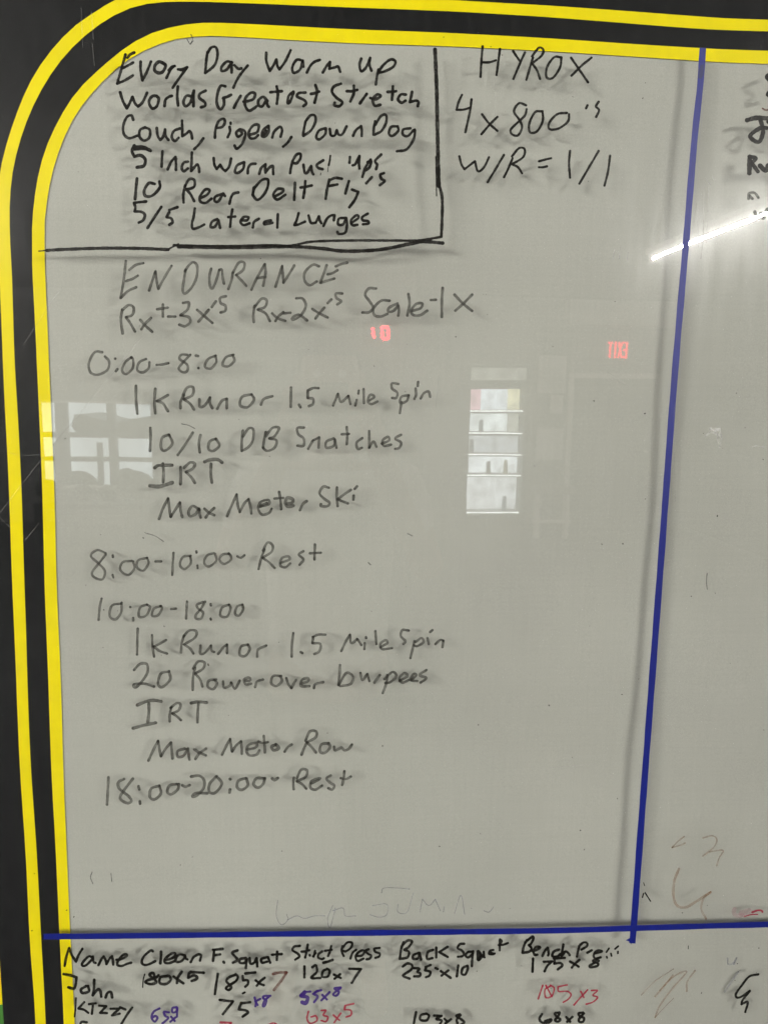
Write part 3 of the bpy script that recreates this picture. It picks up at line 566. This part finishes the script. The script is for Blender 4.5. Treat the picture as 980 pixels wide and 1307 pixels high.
# fine scratches, a painted reflection line, scuffs and specks on the acrylic
scr = ink_mat('pale_scratch', (.75, .74, .7), .16, .06, .1, .5)
scr2 = ink_mat('pale_scuff', (.8, .8, .78), .26, .05, .2, .5)
def marks(name, L, m, label=None):
    if name != 'dark_speck' and len(L) > 1:
        for q in L: marks(name, [q], m, label)
        return
    V = []; F = []; E = []; D = []
    for wpx, pts in L: ribbon([Vector(p) for p in pts], wpx, V, F, E, D)
    o = mesh_obj(name, [on_board(x, y, -.0002 - l * .0005) for x, y, l in V], F, m, board, attrs={'rim': E, 'rest': D})
    if label: o['label'] = label
marks('fine_scratch', [(.7, [(0, 655), (60, 578), (150, 470), (190, 418)]), (.7, [(0, 660), (8, 668), (14, 674)]), (.6, [(117, 14), (119.5, 50)]), (.6, [(104, 10), (106, 60)]), (.7, [(118, 55), (121, 84)]),
  (.6, [(30, 440), (62, 392), (80, 366)]), (.6, [(32, 690), (50, 668)]), (.5, [(0, 575), (28, 581), (52, 580)]), (1.0, [(898, 232), (897, 300), (894, 330)]), (.8, [(904, 240), (901, 310)]), (.6, [(889, 260), (891, 315)]),  # level line across the left border is a reflection painted in
  (.6, [(775, 475), (790, 485), (802, 494)]), (.6, [(560, 480), (556, 520)]), (.6, [(232, 120), (231, 160)]), (.6, [(370, 60), (370, 130)]), (.6, [(631, 100), (632, 170)]),
  (.7, [(912, 545), (917, 552), (918, 566), (922, 573)]), (.6, [(860, 520), (861, 640)]), (.6, [(155, 420), (162, 480)]), (.5, [(700, 980), (760, 975)])], scr)
marks('pale_scuff', [(3.6, [(906, 547), (912, 549), (918, 547)]), (2.6, [(912, 551), (916, 555)]), (1.3, [(918, 548), (920, 560), (917, 572)]), (1.2, [(900, 557), (906, 551)]), (1.0, [(908, 552), (914, 556), (916, 566)]), (1.3, [(960, 570), (966, 569)]), (1.3, [(969, 571), (975, 570)]),
  (1.0, [(782, 332), (784, 318)]), (1.0, [(790, 330), (791, 316)]), (1.0, [(800, 334), (801, 322)]), (1.1, [(900, 228), (906, 236)]), (1.0, [(912, 232), (908, 224)])], scr2)
sp = []
rs = random.Random(5)
for x, y in ((758, 512), (822, 528), (794, 694), (768, 695), (882, 761), (912, 757), (915, 658), (973, 586), (950, 546), (939, 502), (581, 430), (226, 203), (183, 686), (83, 560), (65, 1140), (870, 1165), (940, 1230), (895, 1267), (820, 125), (640, 70), (566, 48), (626, 60), (44, 1115), (41, 1188), (85, 1162), (95, 1170), (700, 900), (488, 952), (610, 925), (740, 1060), (333, 330), (517, 500), (210, 800), (560, 1080), (968, 1210)):
    a = rs.uniform(0, 6.28); l = rs.uniform(.3, 1.3)
    sp.append((rs.uniform(.8, 1.5), [(x, y), (x + l * math.cos(a), y + l * math.sin(a))]))
for i in range(60):
    x = rs.uniform(100, 975); y = rs.uniform(90, 1290); a = rs.uniform(0, 6.28); l = rs.uniform(.2, 1.5)
    sp.append((rs.uniform(.4, .9), [(x, y), (x + l * math.cos(a), y + l * math.sin(a))]))
marks('dark_speck', sp, INK['blackink'])
o = bpy.data.objects.get('dark_speck'); o['kind'] = 'stuff'
# ------------------------------------------------------------------ the room the board hangs in (seen only as reflections)
W = {}
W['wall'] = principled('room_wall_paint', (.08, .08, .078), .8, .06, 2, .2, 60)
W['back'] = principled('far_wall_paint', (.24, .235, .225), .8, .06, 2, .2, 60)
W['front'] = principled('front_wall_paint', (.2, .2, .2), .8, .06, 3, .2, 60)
W['ceil'] = principled('ceiling_paint', (.2, .195, .19), .9, .06, 3)
W['floor'] = principled('black_rubber_floor', (.035, .035, .037), .75, .3, 60, .4, 200)
W['dark'] = principled('dark_metal', (.03, .03, .032), .45, .2, 10, metal=.3)
W['frame'] = principled('painted_frame', (.78, .76, .70), .5, .05, 8)
W['door'] = principled('grey_door', (.02, .021, .021), .5, .06, 4)
W['paper'] = principled('paper', (.88, .87, .83), .8, .05, 30)
RX0, RX1, RY, RH = -5.2, 4.8, -9.7, 3.0
st = lambda o: tag(o, kind='structure')
st(box('floor', RX0, RX1, RY, .2, -.1, 0, W['floor']))
st(box('ceiling', RX0, RX1, RY, .2, RH, RH + .1, W['ceil']))
st(box('front_wall', RX0, RX1, .04, .2, 0, RH, W['front']))
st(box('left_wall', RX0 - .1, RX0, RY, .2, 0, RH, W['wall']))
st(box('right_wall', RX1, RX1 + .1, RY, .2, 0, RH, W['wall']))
D0 = 9.7
def zoomR(x, y, ox, oy, s, depth): return in_room(ox + x / s, oy + y / s, depth)
# window opening in the far wall
a = zoomR(160, 528, 0, 350, 3.267, D0); b = zoomR(640, 892, 0, 350, 3.267, D0)
wx0, wx1 = min(a.x, b.x), max(a.x, b.x); wz0, wz1 = b.z, a.z
TH = .12
for (x0, x1, z0, z1) in ((RX0, wx0, 0, RH), (wx1, RX1, 0, RH), (wx0, wx1, 0, wz0), (wx0, wx1, wz1, RH)):
    st(box('back_wall', x0, x1, RY - TH, RY, z0, z1, W['back']))
win = tag(empty('grid_window', ((wx0 + wx1) / 2, RY, wz0)), 'wide grid window in the far wall mirrored at the left of the board', 'window')
box('frame', wx0, wx1, RY - .08, RY + .02, wz0, wz0 + .03, W['frame'], win); box('frame', wx0, wx1, RY - .08, RY + .02, wz1 - .03, wz1, W['frame'], win)
def vx(x): return zoomR(x, 700, 0, 350, 3.267, D0).x
def hz(y): return zoomR(400, y, 0, 350, 3.267, D0).z
for x0, x1 in ((240, 285), (456, 487)): box('mullion', vx(x0), vx(x1), RY - .09, RY + .03, wz0 + .03, wz1 - .03, W['door'], win)
box('mullion', vx(403), vx(423), RY - .075, RY + .01, wz0 + .03, hz(705), W['door'], win)
for y0, y1 in ((664, 684), (764, 782)): box('transom', wx0, wx1, RY - .07, RY + .015, hz(y1), hz(y0), W['door'], win)
gm, nt, out = mat('window_glass')
tr = N(nt, 'ShaderNodeBsdfTransparent'); tr.inputs[0].default_value = (.9, .93, .93, 1); nt.links.new(tr.outputs[0], out.inputs[0])
cols = [(wx0, vx(240)) if vx(240) > wx0 else (vx(240), wx1), (vx(285), vx(456)), (vx(487), wx1)]
rows_ = [(wz0 + .03, hz(782)), (hz(764), hz(684)), (hz(664), wz1 - .03)]
xs = sorted([(min(vx(160), vx(240)), max(vx(160), vx(240))), (min(vx(285), vx(456)), max(vx(285), vx(456))), (min(vx(487), vx(640)), max(vx(487), vx(640)))])
for c in xs:
    for r_ in rows_: box('pane', c[0], c[1], RY - .05, RY - .045, r_[0], r_[1], gm, win)
# outdoors: bright overcast day behind the window
st(box('sky', RX0 - 3, RX1 + 2, RY - 3.3, RY - 3.2, -.2, 5, emit('overcast_sky', (.93, .97, 1.0), 7.0, .35, .6)))
st(box('street', RX0 - 3, RX1 + 2, RY - 3.2, RY - TH, -.2, -.1, principled('concrete_street', (.5, .5, .49), .9, .1, 5)))
def outline(name, pts, depth, th, m, parent=None):
    P = [zoomR(x, y, 0, 350, 3.267, depth) for x, y in pts]
    bm = bmesh.new(); f = bm.faces.new([bm.verts.new(p) for p in P])
    r = bmesh.ops.extrude_face_region(bm, geom=[f]); bmesh.ops.translate(bm, verts=[v for v in r['geom'] if isinstance(v, bmesh.types.BMVert)], vec=(0, -th, 0))
    bmesh.ops.recalc_face_normals(bm, faces=bm.faces); return bm_obj(name, bm, m, parent)
van = tag(outline('parked_van', [(285, 668), (318, 660), (300, 640), (312, 590), (350, 592), (455, 618), (480, 630), (520, 608), (600, 600), (660, 598), (660, 668)], 11.1, 1.3, W['dark']), 'dark parked van outside the grid window', 'van')
for xx in (320, 560):
    c = zoomR(xx, 690, 0, 350, 3.267, 11.1); cyl('wheel', (c.x, -11.12, .22), (c.x, -11.02, .22), .32, W['dark'], van, 20)
rack = tag(empty('weight_rack', zoomR(420, 960, 0, 350, 3.267, 8.2)), 'dark steel weight rack with plates standing in for bush silhouettes below the grid window', 'rack')
box('post', vx(398) , vx(425), -8.25, -8.15, 0, zoomR(400, 705, 0, 350, 3.267, 8.2).z, W['dark'], rack)
for x, y, r_ in ((530, 858, .13), (575, 905, .10), (350, 912, .10), (200, 902, .12), (455, 915, .09)):
    c = zoomR(x, y, 0, 350, 3.267, 8.2); cyl('plate', (c.x, -8.22, c.z), (c.x, -8.15, c.z), r_, W['dark'], rack, 24)  # round dark discs put in for bush shapes at the window's foot
lo = zoomR(160, 900, 0, 350, 3.267, 8.2); hi = zoomR(640, 900, 0, 350, 3.267, 8.2)
box('shelf', lo.x, hi.x, -8.4, -8.0, lo.z - .19, lo.z - .13, W['dark'], rack)
for xx in (lo.x, hi.x): box('leg', xx - .03, xx + .03, -8.3, -8.1, 0, lo.z - .19, W['dark'], rack)
# drinks cooler
def zr(x, y, d=9.0): return zoomR(x, y, 540, 400, 3.0625, d)
p0 = zr(300, 200); cx = zr(285, 500).x; hw = abs(zr(185, 400).x - zr(405, 400).x) / 2
ztop = zr(300, 205).z; zh0 = zr(300, 262).z; zi1 = zr(300, 292).z; zi0 = max(.1, zr(300, 790).z)
cool = tag(empty('drinks_cooler', (cx, -9.3, 0)), 'tall glass fronted drinks cooler with lit shelves mirrored right of centre', 'cooler')
box('cabinet_back', cx - hw - .05, cx + hw + .05, -9.6, -9.31, 0, ztop, W['dark'], cool)
for s in (-1, 1): box('side', cx + s * hw, cx + s * (hw + .05), -9.55, -9.0, 0, ztop, W['dark'], cool)
box('base', cx - hw, cx + hw, -9.55, -9.0, 0, zi0, W['dark'], cool); box('roof', cx - hw, cx + hw, -9.55, -9.0, ztop - .02, ztop, W['dark'], cool)
box('header', cx - hw, cx + hw, -9.03, -8.98, zh0, ztop - .02, emit('cooler_header', (.9, .95, .85), 2.2, .5, 6), cool)
panels = [(185, 297, 222, 384, (1.0, .62, .72), 7.5), (224, 297, 330, 384, (.84, .93, 1.0), 8.5), (332, 297, 410, 384, (1.0, .97, .62), 8.0), (183, 392, 330, 468, (.86, .95, .97), 8.5), (334, 394, 404, 468, (.80, .84, .74), 4.0),
  (180, 478, 398, 552, (.84, .92, 1.0), 5.0), (178, 560, 392, 634, (.88, .95, 1.0), 9.0), (170, 642, 385, 788, (.90, .96, 1.0), 6.8)]
for pk, (ax, ay, bx2, by2, cc, ss) in enumerate(panels):  # back light with the lit goods merged in as tinted glow
    P = zr(ax, ay, 9.29); Q = zr(bx2, by2, 9.29)
    box('light_panel', min(P.x, Q.x), max(P.x, Q.x), -9.31, -9.30, max(.05, Q.z), P.z, emit('cooler_light_%d' % pk, cc, ss, .45, 6.0), cool)
sh = principled('white_shelf', (.8, .8, .8), .4)
zz = [zr(300, y).z for y in (385, 470, 555, 638)]
strip_m = emit('shelf_light', (.95, 1, 1), 12)
for z in zz + [zi0 + .03]:
    s_ = box('shelf', cx - hw + .01, cx + hw - .01, -9.29, -9.05, z - .012, z + .012, sh, cool)
    box('light_strip', cx - hw + .01, cx + hw - .01, -9.048, -9.04, z - .004, z + .010, strip_m, s_)
prod = [principled('drink_' + n_, c_, .35) for n_, c_ in (('red', (.8, .25, .3)), ('yellow', (.85, .8, .3)), ('blue', (.4, .55, .75)), ('white', (.7, .7, .7)), ('green', (.4, .6, .4)), ('dark', (.3, .25, .25)))]
rs = random.Random(3)
dr0 = None
for k, z in enumerate(zz + [zi0 + .03]):
    for i in range(6):
        if (i, k) not in ((1, 1), (4, 3), (0, 2), (4, 4), (2, 3)): continue
        x = cx - hw + .07 + i * (2 * hw - .14) / 5; hgt = rs.uniform(.13, .21)
        o = cyl('bottle', (x, -9.15, z + .013), (x, -9.15, z + .013 + hgt), .032, prod[(i + k) % 6], None, 12, .024)
        tag(o, '%s bottle standing on the %s shelf of the lit cooler' % (o.data.materials[0].name[6:].split('.')[0], ('top', 'second', 'third', 'fourth', 'lowest')[k]), 'bottle', 'bottles in the drinks cooler')
# door with pale frame, exit sign, notices
dl = zr(568, 230, D0); dr = zr(560 + 370, 230, D0); zt = dl.z
x0, x1 = min(dl.x, dr.x), max(dl.x, dr.x)
door = tag(empty('flush_door', ((x0 + x1) / 2, RY, 0)), 'grey flush door in a pale frame mirrored beside the blue tape', 'door')
box('door_leaf', x0 + .07, x1 - .07, RY + .002, RY + .03, .01, zt - .07, W['door'], door)
for xx in (x0, x1 - .07): box('door_jamb', xx, xx + .07, RY + .001, RY + .06, 0, zt, W['frame'], door)
box('door_header', x0 + .07, x1 - .07, RY + .001, RY + .06, zt - .07, zt, W['frame'], door)
cyl('door_handle', (x1 - .16, RY + .03, 1.0), (x1 - .16, RY + .09, 1.0), .02, W['frame'], door)
ex0 = zr(715, 112, D0); ex1 = zr(790, 170, D0)
sgn = tag(empty('exit_sign', ((ex0.x + ex1.x) / 2, RY + .05, ex1.z)), 'red lit exit sign over the grey door', 'sign')
box('housing', ex0.x - .03, ex1.x + .03, RY + .002, RY + .05, ex1.z - .02, ex0.z + .02, W['frame'], sgn)
red = emit('exit_red', (1.0, .0, .01), 11)
def letters(txt, X0, X1, Z0, Z1, y, m, parent, t, mir=False):
    """block letters read by someone standing in the room facing the far wall (x grows to their right... seen from +y looking to -y, right is -x)"""
    segs = {'E': [((0,0),(0,1)), ((0,0),(1,0)), ((0,.5),(.8,.5)), ((0,1),(1,1))], 'X': [((0,0),(1,1)), ((0,1),(1,0))], 'I': [((.5,0),(.5,1))], 'T': [((.5,0),(.5,1)), ((0,1),(1,1))],
            '1': [((.5,0),(.5,1))], '0': [((0,0),(0,1)), ((1,0),(1,1)), ((0,0),(1,0)), ((0,1),(1,1))]}
    n = len(txt); cw = (X1 - X0) / n
    for i, ch in enumerate(txt):
        bx_ = X1 - (i + .85) * cw; ww = cw * .66
        bm = bmesh.new()
        for (a0, b0), (a1, b1) in segs[ch]:
            P = Vector((bx_ + (1 - a0) * ww, y, Z0 + b0 * (Z1 - Z0))); Q = Vector((bx_ + (1 - a1) * ww, y, Z0 + b1 * (Z1 - Z0)))
            d = (Q - P).normalized(); s = Vector((d.z, 0, -d.x)) * t / 2; e = d * t / 2
            tmp = [bm.verts.new(v) for v in (P - e - s, P - e + s, Q + e + s, Q + e - s)]
            f = bm.faces.new(tmp); r = bmesh.ops.extrude_face_region(bm, geom=[f])
            bmesh.ops.translate(bm, verts=[v for v in r['geom'] if isinstance(v, bmesh.types.BMVert)], vec=(0, .006, 0))
        bmesh.ops.recalc_face_normals(bm, faces=bm.faces)
        bm_obj('letter' if ch.isalpha() else 'digit', bm, m, parent)
letters('EXIT', min(ex0.x, ex1.x), max(ex0.x, ex1.x), ex1.z, ex0.z, RY + .052, red, sgn, .03)
for k, (xa, ya, xb, yb, lab) in enumerate(((453, 160, 557, 315, 'tall paper notice, upper one on the far wall'), (500, 322, 545, 395, 'small paper notice between the two large ones'), (445, 452, 545, 572, 'paper notice nearest the floor on the far wall'))):
    p = zr(xa, ya, D0); q = zr(xb, yb, D0)
    tag(box('paper_notice', p.x, q.x, RY + .001, RY + .006, q.z, p.z, W['paper']), lab, 'notice')
for xa, ya, xb, yb, lab in ((555, 438, 642, 478, 'pale poster standing in for a window reflection above the grid window, wider of the two'), (660, 440, 692, 505, 'narrow pale poster standing in for a window reflection at the upper corner of the grid window'), (662, 545, 702, 582, 'small square sheet standing in for a window reflection beside the grid window')):
    p = zoomR(xa, ya, 0, 350, 3.267, D0); q = zoomR(xb, yb, 0, 350, 3.267, D0)
    tag(box('wall_poster', p.x, q.x, RY + .001, RY + .006, q.z, p.z, W['paper']), lab, 'poster')  # pale sheets added where faint window reflections show
# pale ceiling duct and soffit over the cooler side
P = in_room(706, 287, 7.4); Q = in_room(842, 338, 7.4)
tag(box('ceiling_duct', P.x, Q.x, -8.0, -7.4, Q.z, P.z, W['paper'], None, .02), 'pale square ceiling duct mirrored beside the end of the light streak', 'duct')
P = in_room(722, 384, D0); Q = in_room(862, 417, D0)
tag(box('wall_soffit', P.x, Q.x, RY + .001, RY + .25, Q.z, P.z, W['frame']), 'pale boxed soffit high on the far wall above the exit sign', 'soffit')
# bench and low machine by the door
p = zr(435, 675, 8.6); q = zr(585, 705, 8.6)
bn = tag(empty('gym_bench', ((p.x + q.x) / 2, -8.6, 0)), 'padded gym bench standing in front of the grey door', 'bench')
box('seat', p.x, q.x, -8.8, -8.45, q.z, p.z, principled('bench_pad', (.4, .38, .36), .5), bn, .02)
for xx in (p.x, q.x):
    s_ = .06 if xx < (p.x + q.x) / 2 else -.06
    box('leg', xx + s_ - .02, xx + s_ + .02, -8.7, -8.6, 0, q.z, W['frame'], bn)
zb = zr(500, 814, 8.6).z
if zb > .05: box('crossbar', p.x, q.x, -8.66, -8.62, zb - .015, zb + .015, W['frame'], bn)
# red LED wall timer
p = in_room(472.5, 417, 8.8); q = in_room(497, 433.5, 8.8)
xa, xb = min(p.x, q.x), max(p.x, q.x)
tm = tag(empty('wall_timer', ((xa + xb) / 2, -8.9, q.z)), 'small red LED timer showing two digits mirrored under the scale row', 'timer')
box('housing', xa - .1, xb + .1, -8.9, -8.81, q.z - .05, p.z + .05, W['dark'], tm)
led = emit('led_red', (1.0, .0, .02), 60)
def px_seg(bm, x0, y0, x1, y1, wpx):
    a_ = in_room(x0, y0, 8.8); b_ = in_room(x1, y1, 8.8); a_.y = b_.y = -8.808
    d = (b_ - a_).normalized(); k = wpx * .0096 / 2; s = Vector((d.z, 0, -d.x)) * k
    c = [bm.verts.new(v) for v in (a_ - d * k * .6, a_ + s * .9, a_ + s, b_ + s, b_ + s * .9 + d * k * .0, b_ + d * k * .6, b_ - s, a_ - s)]
    c = [bm.verts.new(v) for v in ()] or c
    f = bm.faces.new([c[0], c[2], c[3], c[5], c[6], c[7]]); r_ = bmesh.ops.extrude_face_region(bm, geom=[f])
    for v in (c[1], c[4]): bm.verts.remove(v)
    bmesh.ops.translate(bm, verts=[v for v in r_['geom'] if isinstance(v, bmesh.types.BMVert)], vec=(0, .006, 0))
for segs in ([(474.5, 418.5, 476.5, 431)], [(486.3, 417.5, 487, 431), (495, 417.5, 494.5, 431), (486.5, 417, 494.5, 417), (487, 432, 494, 432)]):
    bm = bmesh.new()
    for s_ in segs: px_seg(bm, *s_, 3.4)
    bmesh.ops.recalc_face_normals(bm, faces=bm.faces); bm_obj('digit', bm, led, tm)
for s_ in (-1, 1): cyl('hanger', ((xa + xb) / 2 + s_ * .1, -8.85, p.z + .05), ((xa + xb) / 2 + s_ * .1, -8.85, RH), .006, W['dark'], tm)
# ceiling tube lamps running away from the board, then added fill tubes
tube_m = emit('tube_glow', (1.0, .97, .92), 940)
aisle_m = emit('aisle_tube_glow', (1.0, .97, .92), 330)  # weaker glow for the added far wall fill tubes
soft_m = emit('soft_tube_glow', (1.0, .97, .92), 170)  # dim glow for the added fill tube near the board
def fixture(x, y0, y1, zc, label, tm_=None):
    t = tag(empty('tube_lamp', (x, (y0 + y1) / 2, zc + .05)), label, 'ceiling lamp', 'ceiling tube lamps')
    box('housing', x - .06, x + .06, y0, y1, zc + .03, zc + .07, W['frame'], t)
    cyl('tube', (x, y0 + .03, zc), (x, y1 - .03, zc), .011, tm_ or tube_m, t, 8)
    for yy in (y0 + .01, y1 - .01): box('end_cap', x - .03, x + .03, yy - .01, yy + .01, zc - .03, zc + .03, W['frame'], t)
    for yy in (y0 + .15, y1 - .15): cyl('hanger', (x, yy, zc + .07), (x, yy, RH), .005, W['dark'], t)
LX = 2.75; far = in_room(831, 331, 5.75)
zc = far.z
fixture(far.x, -5.75, -3.0, zc, 'ceiling tube lamp mirrored as a streak at the upper right')
fixture(-LX, -5.75, -2.2, zc, 'ceiling tube lamp over the left side of the room')
fixture(-4.7, -9.0, -6.6, zc, 'unseen fill tube added along the left wall to light the far wall', aisle_m)  # added out of view to brighten the far wall
fixture(4.45, -7.0, -4.9, zc, 'unseen fill tube added along the right wall to light the far wall', aisle_m)  # second added tube, also there to brighten the far wall
fixture(-1.2, -1.15, -.55, zc, 'short unseen fill tube added close above the board on its left', soft_m)  # added to lift the upper left of the board
print('TUBE', far, 'COOLER', cx, zi0, 'DOOR', zt, 'WIN', wx0, wx1, wz0, wz1, 'PAPER', p)

# ------------------------------------------------------------------ person taking the picture
SK = principled('skin', (.45, .28, .21), .5, .05, 20); SH = principled('light_grey_shirt', (.74, .74, .73), .9, .08, 30, .4, 300)
TR = principled('dark_trousers', (.03, .03, .035), .9, .1, 30); HA = principled('brown_hair', (.06, .04, .03), .7, .2, 60)
per = tag(empty('person', (0, -1.30, 0)), 'person in a light grey t-shirt holding up a phone, mirrored faintly in the board', 'person')
def skin(name, verts, edges, radii, m, parent, root=0, sub=2):
    me = bpy.data.meshes.new(name); me.from_pydata([tuple(v) for v in verts], edges, []); me.update()
    o = bpy.data.objects.new(name, me); COL.objects.link(o)
    s = o.modifiers.new('skin', 'SKIN'); s.use_smooth_shade = True
    for i, r in enumerate(radii):
        sv = me.skin_vertices[0].data[i]; sv.radius = r if isinstance(r, tuple) else (r, r)
        sv.use_root = (i == root)
    u = o.modifiers.new('sub', 'SUBSURF'); u.levels = sub; u.render_levels = sub
    me.materials.append(m)
    o.parent = parent; o.location = -parent.location
    return o
Y = -1.30
body_v = [(0,Y,1.00),(0,Y,1.16),(0,Y-.01,1.34),(0,Y,1.50),(0,Y+.01,1.60),(0,Y+.02,1.70),
 (.19,Y,1.54),(.27,Y+.05,1.31),(.15,Y+.33,1.55),(.095,Y+.42,1.70),(.08,Y+.44,1.74),
 (-.19,Y,1.54),(-.27,Y+.05,1.31),(-.15,Y+.33,1.55),(-.095,Y+.42,1.70),(-.08,Y+.44,1.74),
 (.10,Y,.93),(.12,Y+.01,.52),(.13,Y-.02,.09),(.14,Y+.12,.04),
 (-.10,Y,.93),(-.12,Y+.01,.52),(-.13,Y-.02,.09),(-.14,Y+.12,.04)]
body_e = [(0,1),(1,2),(2,3),(3,4),(4,5),(3,6),(6,7),(7,8),(8,9),(9,10),(3,11),(11,12),(12,13),(13,14),(14,15),(0,16),(16,17),(17,18),(18,19),(0,20),(20,21),(21,22),(22,23)]
body_r = [(.15,.11),(.15,.11),(.17,.12),(.16,.11),.06,.055,.065,.045,.035,.027,.03,.065,.045,.035,.027,.03,.095,.06,.042,.04,.095,.06,.042,.04]
skin('body', body_v, body_e, body_r, SK, per)
sv = [(0,Y,.98),(0,Y,1.16),(0,Y-.01,1.34),(0,Y,1.49),(0,Y+.008,1.575),(.19,Y,1.535),(.25,Y+.035,1.38),(-.19,Y,1.535),(-.25,Y+.035,1.38)]
skin('shirt', sv, [(0,1),(1,2),(2,3),(3,4),(3,5),(5,6),(3,7),(7,8)], [(.18,.13),(.175,.13),(.19,.135),(.18,.125),.075,.09,.08,.09,.08], SH, per)
tv = [(0,Y,.98),(.10,Y,.90),(.12,Y+.01,.52),(.13,Y-.02,.12),(-.10,Y,.90),(-.12,Y+.01,.52),(-.13,Y-.02,.12)]
skin('trousers', tv, [(0,1),(1,2),(2,3),(0,4),(4,5),(5,6)], [(.165,.125),.115,.08,.065,.115,.08,.065], TR, per)
bm = bmesh.new(); bmesh.ops.create_uvsphere(bm, u_segments=32, v_segments=20, radius=1)
for v in bm.verts:
    x, y, z = v.co; k = 1 - .22 * max(0, -z)
    v.co = Vector((x * .078 * k, y * .098 * k + .012 * max(0, -z), z * .122))
    if y > .7 and abs(x) < .22 and -.35 < z < .15: v.co.y += .022 * (1 - abs(x) / .22)
    if y > .75 and .1 < z < .25 and .15 < abs(x) < .5: v.co.y -= .008
bmesh.ops.translate(bm, verts=bm.verts, vec=(0, Y + .035, 1.815))
bm_obj('head', bm, SK, per, True)
bm = bmesh.new(); bmesh.ops.create_uvsphere(bm, u_segments=32, v_segments=20, radius=1)
bmesh.ops.delete(bm, geom=[v for v in bm.verts if v.co.z < -.25 or (v.co.y > .35 and v.co.z < .42)], context='VERTS')
for v in bm.verts: v.co = Vector((v.co.x * .085, v.co.y * .106, v.co.z * .13))
bmesh.ops.translate(bm, verts=bm.verts, vec=(0, Y + .028, 1.82)); bm_obj('hair', bm, HA, per, True)
for s in (-1, 1):
    bm = bmesh.new(); bmesh.ops.create_uvsphere(bm, u_segments=12, v_segments=8, radius=.011); bmesh.ops.translate(bm, verts=bm.verts, vec=(s * .03, Y + .115, 1.835)); bm_obj('eye', bm, W['paper'], per, True)
    bm = bmesh.new(); bmesh.ops.create_uvsphere(bm, u_segments=12, v_segments=8, radius=1); bmesh.ops.scale(bm, vec=(.012, .02, .032), verts=bm.verts); bmesh.ops.translate(bm, verts=bm.verts, vec=(s * .08, Y + .03, 1.815)); bm_obj('ear', bm, SK, per, True)
    # hand: palm root then four fingers behind the phone and a thumb over its edge
    hv = [(s * .085, Y + .43, 1.715), (s * .082, Y + .445, 1.755)]; he = [(0, 1)]; hr = [.026, .028]
    for k in range(4):
        zf = 1.735 + k * .021; b0 = len(hv)
        hv += [(s * .076, Y + .458, zf), (s * .06, Y + .463, zf + .003), (s * (.036 + .003 * k), Y + .4635, zf + .002)]
        he += [(1, b0), (b0, b0 + 1), (b0 + 1, b0 + 2)]; hr += [.0095, .0085, .0075]
    b0 = len(hv); hv += [(s * .08, Y + .435, 1.74), (s * .064, Y + .425, 1.76), (s * .05, Y + .432, 1.775)]
    he += [(0, b0), (b0, b0 + 1), (b0 + 1, b0 + 2)]; hr += [.012, .010, .009]
    skin('hand', hv, he, hr, SK, per, 0, 1)
ph = tag(empty('phone', (0, -.83, 1.80)), 'dark phone held up in both hands by the person', 'phone')
pm = principled('phone_black', (.02, .02, .022), .25)
box('phone_body', -.038, .038, -.842, -.834, 1.722, 1.812, pm, ph, .003)
cyl('camera_lens', (-.024, -.834, 1.797), (-.024, -.831, 1.797), .009, pm, ph)

for m_ in bpy.data.materials:
    if m_.name not in ('tube_glow', 'aisle_tube_glow', 'soft_tube_glow', 'led_red', 'exit_red'): m_.cycles.emission_sampling = 'NONE'
